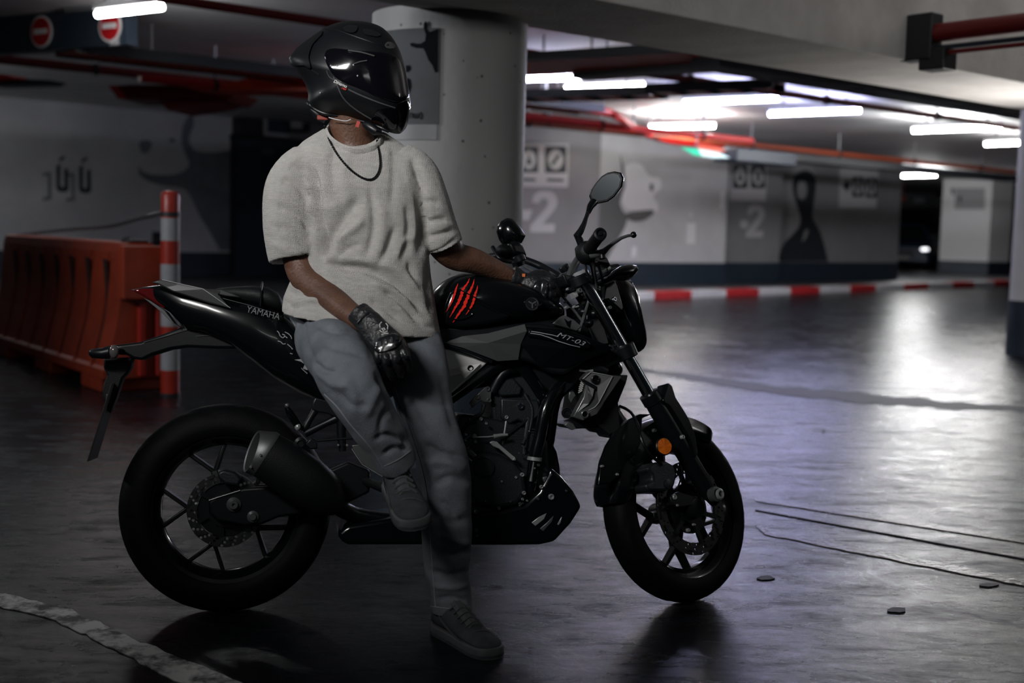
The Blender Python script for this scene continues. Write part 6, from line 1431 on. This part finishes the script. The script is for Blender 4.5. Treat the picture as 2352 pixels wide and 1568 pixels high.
def hring(s, front): return [hpt(hc[0] + (x - hc[0]) * s, hc[1] + (y - hc[1]) * s, front) for x, y in HOUT]
for s in SS: rings.append(hring(s, True))
rings.append([hpt(x, y, True) * .5 + hpt(x, y, False) * .5 for x, y in HOUT])
for s in SS[::-1]: rings.append(hring(s, False))
mb.loft(rings)
HEL = PB(mb, 'helmet', HELM, PER, angle=50); HEL['label'] = 'matt black full-face helmet'
def hplate(name, pts, m, off, parent=None, smooth=6, rad=True, th=.004, front=True):
    P = smooth_path(pts + [pts[0]], smooth)[:-1] if smooth else pts; cx = sum(p[0] for p in P) / len(P); cy = sum(p[1] for p in P) / len(P)
    R_ = [[hpt(x, y, front, off - th) for x, y in P]]
    for s in (1, .97, .9, .75, .55, .35, .15, .02):
        oo = off if s < .98 else off - th * .4
        R_.append([hpt(cx + (x - cx) * s, cy + (y - cy) * s, front, oo) for x, y in P])
    return PB(MB().loft(R_), name, m, parent or HEL, angle=60)
VP_ = [(747, 129), (753, 117), (772, 113), (810, 117), (850, 120), (884, 123), (908, 131), (926, 150), (934, 179), (938, 208), (935, 226), (912, 233), (868, 221), (823, 201), (787, 187), (767, 172), (752, 147)]
VSR = hplate('visor', VP_, VIS, .006)
hplate('visor', VP_, VIS, .006, front=False)
def hline(pts, r, m, name, off=.004, parent=None): return PB(MB().tube([hpt(x, y, True, off) for x, y in smooth_path(pts, 5)], r, 8), name, m, parent or HEL)
hline([(800, 118), (830, 122), (858, 130)], .0022, GUN, 'visor_ridge', .010, VSR)
hline([(812, 148), (826, 143), (842, 140)], .0018, GUN, 'visor_ridge', .009, VSR)
hline([(768, 176), (778, 200), (790, 224), (815, 248), (852, 272)], .0022, GUN, 'shell_crease', .0015)
hline([(800, 204), (830, 218), (870, 234), (905, 246)], .0022, GUN, 'shell_crease', .0015)
hline([(752, 162), (758, 176), (770, 184)], .0012, GUN, 'shell_crease', .001)
hline([(742, 66), (780, 74), (820, 88), (860, 102), (890, 112)], .0022, HELM, 'shell_crease', .0)
hline([(690, 110), (700, 140), (716, 158), (735, 172)], .0015, HELM, 'shell_crease', .0)
hplate('spoiler', [(664, 134), (680, 112), (705, 92), (735, 72), (742, 78), (722, 100), (712, 130), (716, 158), (700, 152), (680, 152), (668, 146)], HELM, .010, th=.010)
hplate('crown_vent', [(788, 66), (800, 60), (820, 62), (818, 74), (806, 78), (792, 74)], GLVP, .008)
hplate('crown_vent', [(832, 68), (850, 70), (872, 80), (866, 86), (850, 84), (836, 80)], GLVP, .006)
hplate('chin_vent', [(908, 236), (930, 228), (940, 232), (942, 256), (934, 290), (922, 303), (912, 296), (914, 268)], VIS, .006)
hplate('chin_gloss_panel', [(866, 248), (902, 246), (912, 262), (908, 292), (890, 294), (868, 286), (850, 276)], VIS, .003)
hplate('logo_badge', [(882, 104), (888, 98), (898, 98), (906, 104), (904, 111), (892, 113), (884, 110)], GUN, .003, th=.002)
A_, B_ = hpt(885, 107, True, .0045), hpt(904, 107, True, .0045)
text_mesh('badge_lettering', 'ORI', .0085, A_ - PBASE, B_ - A_, V((0, 0, 1)), BLK2, HEL, extrude=.0003)
A_, B_ = hpt(767, 188, True, .006), hpt(803, 204, True, .006)
text_mesh('decal_lettering', 'Dinamo', .0125, A_ - PBASE, B_ - A_, V((0, 0, 1)), WHT, HEL, extrude=.0003, shear=.2)
A_, B_ = hpt(785, 202, True, .006), hpt(803, 210, True, .006)
text_mesh('decal_lettering', 'red', .009, A_ - PBASE, B_ - A_, V((0, 0, 1)), CLAW, HEL, extrude=.0003, shear=.2)
for x, y in ((821, 174), (762, 152), (776, 152), (812, 150), (738, 212)): PB(MB().ball(hpt(x, y, True, .006 if x != 738 else .001), .0028, 10, 6), 'helmet_rivet', ALU, HEL)
# lower rim trim and neck roll
rim = [(708, 238), (720, 250), (742, 261), (770, 266), (800, 272), (835, 281), (868, 292), (893, 303)]
PB(MB().tube([hpt(x, y - 3, True, .000) for x, y in smooth_path(rim, 4)], .006, 10), 'rim_trim', BLK2, HEL)
PB(MB().tube([U(x, y, 3.585) + hview * .06 for x, y in smooth_path([(756, 268), (775, 273), (795, 276), (806, 272)], 4)], .0015, 6), 'trim_edge', ALU, HEL)
PB(MB().tube([U(x, y, D) for x, y, D in ((838, 284, 3.53), (850, 292, 3.52), (862, 300, 3.52), (874, 304, 3.53))], [.010, .014, .014, .008], 12), 'chin_strap', BLK2, HEL)
PB(MB().box(U(822, 285, 3.515), (.010, .004, .018), ((1, 0, -.3), (0, 1, 0), (.3, 0, 1))), 'strap_tab', mat('strap_red', (.35, .02, .012), .6), HEL, smooth=False)
PB(MB().tube([U(716, 250, 3.60), U(730, 262, 3.60), U(748, 270, 3.60)], [.012, .018, .018], 12), 'neck_curtain', BLK2, HEL)
PB(MB().box(U(741, 270, 3.575), (.032, .008, .014)), 'neck_tab', mat('strap_orange', (.22, .025, .01), .6), HEL, smooth=False, bevel=.003)

# ---- gloves
def glove(name, palm, fingers, thumb, cuff, label, cuffr=.034):
    mb = MB(); lim(palm, mb=mb, seg=20)
    lim(cuff, mb=mb, seg=20, hollow=None)
    for f in fingers: lim(f, mb=mb, seg=12)
    lim(thumb, mb=mb, seg=12)
    g = organic(name, mb, .0032, GLV, PER, smooth=2, nz=.0012, nsc=40); g['label'] = label
    return g
# right hand (its back to the camera, fingers hanging over the thigh)
# right-hand palm frame: section a = towards camera (thickness), b = across
g1 = glove('glove', [(832, 724, 3.335, (.026, .032)), (850, 745, 3.315, (.025, .038)), (872, 775, 3.29, (.024, .045)), (892, 802, 3.265, (.023, .048)), (900, 815, 3.26, (.018, .044))],
     [[(866, 800, 3.262, .0125), (868, 822, 3.252, .0130), (872, 845, 3.268, .0118), (878, 860, 3.285, .0095)],
      [(884, 808, 3.255, .0130), (888, 830, 3.243, .0135), (895, 854, 3.262, .0120), (902, 870, 3.282, .0095)],
      [(905, 806, 3.255, .0130), (912, 828, 3.243, .0130), (919, 850, 3.262, .0118), (922, 864, 3.280, .0092)],
      [(922, 798, 3.262, .0120), (932, 818, 3.252, .0120), (938, 838, 3.268, .0108), (938, 853, 3.282, .0088)]],
     [(868, 752, 3.31, .018), (900, 768, 3.325, .017), (925, 795, 3.335, .015), (936, 822, 3.335, .012)],
     [(822, 716, 3.35, (.031, .034)), (838, 735, 3.335, (.030, .034)), (846, 745, 3.33, (.028, .033))], 'black armoured leather glove resting on the thigh')
def gplate(host, name, pts, m, off, parent, th=.006, sm=4):
    P = smooth_path(pts + [pts[0]], sm)[:-1]; cx = sum(p[0] for p in P) / len(P); cy = sum(p[1] for p in P) / len(P)
    R_ = [[on(host, x, y, -th, 3.3) for x, y in P]]
    for s in (1, .85, .6, .3, .03): R_.append([on(host, cx + (x - cx) * s, cy + (y - cy) * s, off * (1 if s < .9 else .3), 3.3) for x, y in P])
    return PB(MB().loft(R_), name, m, parent, angle=60)
gplate('glove', 'knuckle_guard', [(858, 800), (862, 784), (878, 772), (900, 764), (916, 768), (922, 784), (908, 800), (884, 808), (866, 810)], GLVP, .009, g1)
for k in range(4): gplate('glove', 'guard_rib', [(868 + k * 13, 796 - k * 5), (870 + k * 13, 784 - k * 5), (875 + k * 13, 782 - k * 5), (877 + k * 13, 795 - k * 5)], GLV, .013, g1, sm=2)
for x, y in ((868, 828), (890, 832), (913, 828), (932, 819)): gplate('glove', 'finger_plate', [(x - 6, y + 4), (x - 5, y - 8), (x + 5, y - 9), (x + 7, y + 3), (x, y + 8)], GLVP, .005, g1, sm=2)
for pts in ([(873, 752), (872, 744), (877, 739)], [(886, 742), (891, 748), (890, 756)], [(878, 755), (882, 753), (885, 757), (881, 760), (878, 755)], [(876, 768), (884, 766), (892, 765)], [(872, 758), (876, 762), (884, 763), (890, 760)]):
    PB(MB().tube([on('glove', x, y, .001, 3.3) for x, y in pts], .0012, 6), 'glove_print', WHT, g1)
PB(MB().tube([on('glove', x, y, .001, 3.33) for x, y in smooth_path([(822, 742), (834, 728), (848, 718)], 5)], .0035, 8), 'wrist_strap', BLK2, g1)
# left hand, closed beside the bar clamp
g2 = glove('glove', [(1190, 645, 3.785, (.027, .030)), (1210, 654, 3.78, (.030, .040)), (1232, 664, 3.775, (.030, .046)), (1252, 668, 3.775, (.028, .044)), (1262, 668, 3.78, (.022, .038))],
     [[(1248, 645, 3.76, .014), (1268, 642, 3.765, .0135), (1280, 655, 3.785, .012), (1276, 668, 3.81, .010)],
      [(1250, 658, 3.745, .0145), (1271, 658, 3.75, .014), (1283, 672, 3.77, .0125), (1279, 684, 3.80, .010)],
      [(1248, 674, 3.745, .0145), (1267, 677, 3.75, .014), (1277, 690, 3.77, .012), (1273, 700, 3.80, .010)],
      [(1242, 690, 3.75, .0135), (1258, 695, 3.755, .0130), (1266, 706, 3.775, .011), (1262, 714, 3.80, .009)]],
     [(1215, 640, 3.80, .018), (1238, 630, 3.81, .016), (1258, 634, 3.82, .014), (1270, 644, 3.82, .011)],
     [(1172, 632, 3.775, (.030, .033)), (1186, 640, 3.78, (.031, .035)), (1196, 646, 3.785, (.029, .033))], 'black armoured leather glove closed beside the handlebar')
gplate('glove', 'knuckle_guard', [(1222, 690), (1222, 660), (1234, 644), (1250, 640), (1260, 652), (1258, 680), (1246, 698), (1232, 702)], GLVP, .008, g2)
gplate('glove', 'finger_plate', [(1262, 648), (1272, 648), (1276, 660), (1266, 662)], GLVP, .004, g2); gplate('glove', 'finger_plate', [(1264, 668), (1275, 668), (1278, 680), (1267, 681)], GLVP, .004, g2)
PB(MB().tube([on('glove', x, y, .001, 3.77) for x, y in smooth_path([(1168, 648), (1172, 634), (1180, 620)], 5)], .0035, 8), 'wrist_strap', BLK2, g2)
PB(MB().box(on('glove', 1203, 632, .003, 3.78), (.010, .004, .010)), 'glove_tag', mat('tag_orange', (.6, .14, .03), .5), g2, smooth=False, bevel=.001)

# ---- shoes
def shoe(heel, fdir, udir, label, L=.285):
    f = V(fdir).normalized(); u = V(udir); u = (u - f * u.dot(f)).normalized(); s = f.cross(u)
    O = V(heel)
    def P(t, a, z): return O + f * t + s * a + u * z
    def sec(t, w, z0, z1, e=2.6, n=24, sh=0.0):
        o = []
        for k in range(n):
            a = 2 * PI * k / n; ca, sa = math.cos(a), math.sin(a)
            zz = (z0 + z1) / 2 + (z1 - z0) / 2 * (abs(sa) ** (2 / e) * (1 if sa >= 0 else -1)); ww = w * (abs(ca) ** (2 / e) * (1 if ca >= 0 else -1))
            if sa > 0: ww *= 1 - .28 * sa
            o.append(P(t, ww + sh, zz))
        return o
    up = MB().loft([sec(.004, .020, .024, .070), sec(.012, .031, .022, .092), (sec(.04, .035, .022, .102)), sec(.08, .037, .022, .104), sec(.105, .039, .022, .100), sec(.13, .041, .022, .088), sec(.16, .044, .022, .074), sec(.19, .047, .022, .063), sec(.22, .048, .022, .056), sec(.245, .046, .022, .051), sec(.265, .038, .022, .045), sec(.278, .024, .022, .038), sec(.283, .010, .023, .032)])
    o = PB(up, 'shoe', SUED, PER, sub=1, angle=70); o['label'] = label
    def oline(t):  # outline half-width
        return float(np.interp(t, [0, .008, .03, .08, .13, .18, .22, .25, .272, .284, .290], [.012, .026, .036, .038, .040, .046, .050, .048, .040, .024, .008]))
    tsn = [-.004, .002, .01, .03, .06, .10, .14, .18, .21, .24, .26, .275, .284, .290]
    pts = [(t, oline(max(0, t)) + .002) for t in tsn] + [(t, -oline(max(0, t)) - .002) for t in tsn[::-1]]
    lo = [P(t, a, .0) for t, a in pts]; mid = [P(t, a * 1.0, .004) for t, a in pts]; hi = [P(t, a * .98, .026) for t, a in pts]; top = [P(t * .995, a * .88, .030) for t, a in pts]
    PB(MB().loft([[P(t, a * .96, 0) for t, a in pts], mid, hi, top]), 'sole', SOLE, o, angle=40)
    PB(MB().loft([[P(t, a * 1.01, .004) for t, a in pts], [P(t, a * 1.015, .006) for t, a in pts], [P(t, a * 1.015, .009) for t, a in pts], [P(t, a * 1.01, .011) for t, a in pts]], cap=False), 'outsole_line', SUED, o, angle=40)
    # toe cap edge, eyelets, laces, collar, tick
    PB(MB().tube([P(.215 + .012 * math.cos(a * PI / 8), .044 * math.cos(a * PI / 8 + 0) if False else .043 * math.sin((a - 4) * PI / 8), .030 + .030 * math.cos((a - 4) * PI / 8)) for a in range(9)], .0016, 6), 'toe_seam', SUED2, o)
    PB(MB().loft([[P(t, a, z) for t, a, z in ((x, -.020, h - .004), (x, -.010, h + .006), (x, .010, h + .006), (x, .020, h - .004), (x, .016, h - .012), (x, -.016, h - .012))] for x, h in ((.085, .122), (.10, .110), (.13, .093), (.16, .078), (.19, .066))]), 'tongue', SUED2, o)
    for k in range(5):
        t = .108 + .019 * k; h = float(np.interp(t, [.10, .13, .16, .19], [.108, .098, .084, .071]))
        PB(MB().tube([P(t + .006, -.027, h - .013), P(t + .002, -.014, h - .001), P(t, 0, h + .003), P(t + .002, .014, h - .001), P(t - .006, .027, h - .013)], .0036, 8, flat=(1, .6)), 'lace', SUED2, o)
    PB(MB().tube([P(.040 + .043 * math.cos(a * PI / 12), .033 * math.sin(a * PI / 12), .104 + .006 * math.cos(a * PI / 12)) for a in range(25)], .006, 8), 'ankle_collar', SUED2, o)
    for sd in (-1, 1):
        tick = [(.20, .030), (.17, .030), (.12, .040), (.08, .058), (.055, .074), (.075, .056), (.10, .046), (.14, .042)]
        w_ = lambda t: float(np.interp(t, [.05, .10, .15, .2], [.0355, .0395, .043, .0475]))
        PB(MB().prism([P(t, sd * (w_(t) + .0005), z) for t, z in tick], s * sd * .0015), 'side_tick', SUED2, o, smooth=False)
    return o
hl = UZ(990, 1446, 0); 
shoe(UZ(1002, 1447, 0), (UZ(1128, 1508, 0) - UZ(1002, 1447, 0)), (0, 0, 1), 'grey suede sneaker standing flat on the floor')
shoe(U(902, 1118, 3.40) , U(950, 1203, 3.17) - U(902, 1118, 3.40), V((.05, -.55, .85)), 'grey suede sneaker raised on the foot peg')
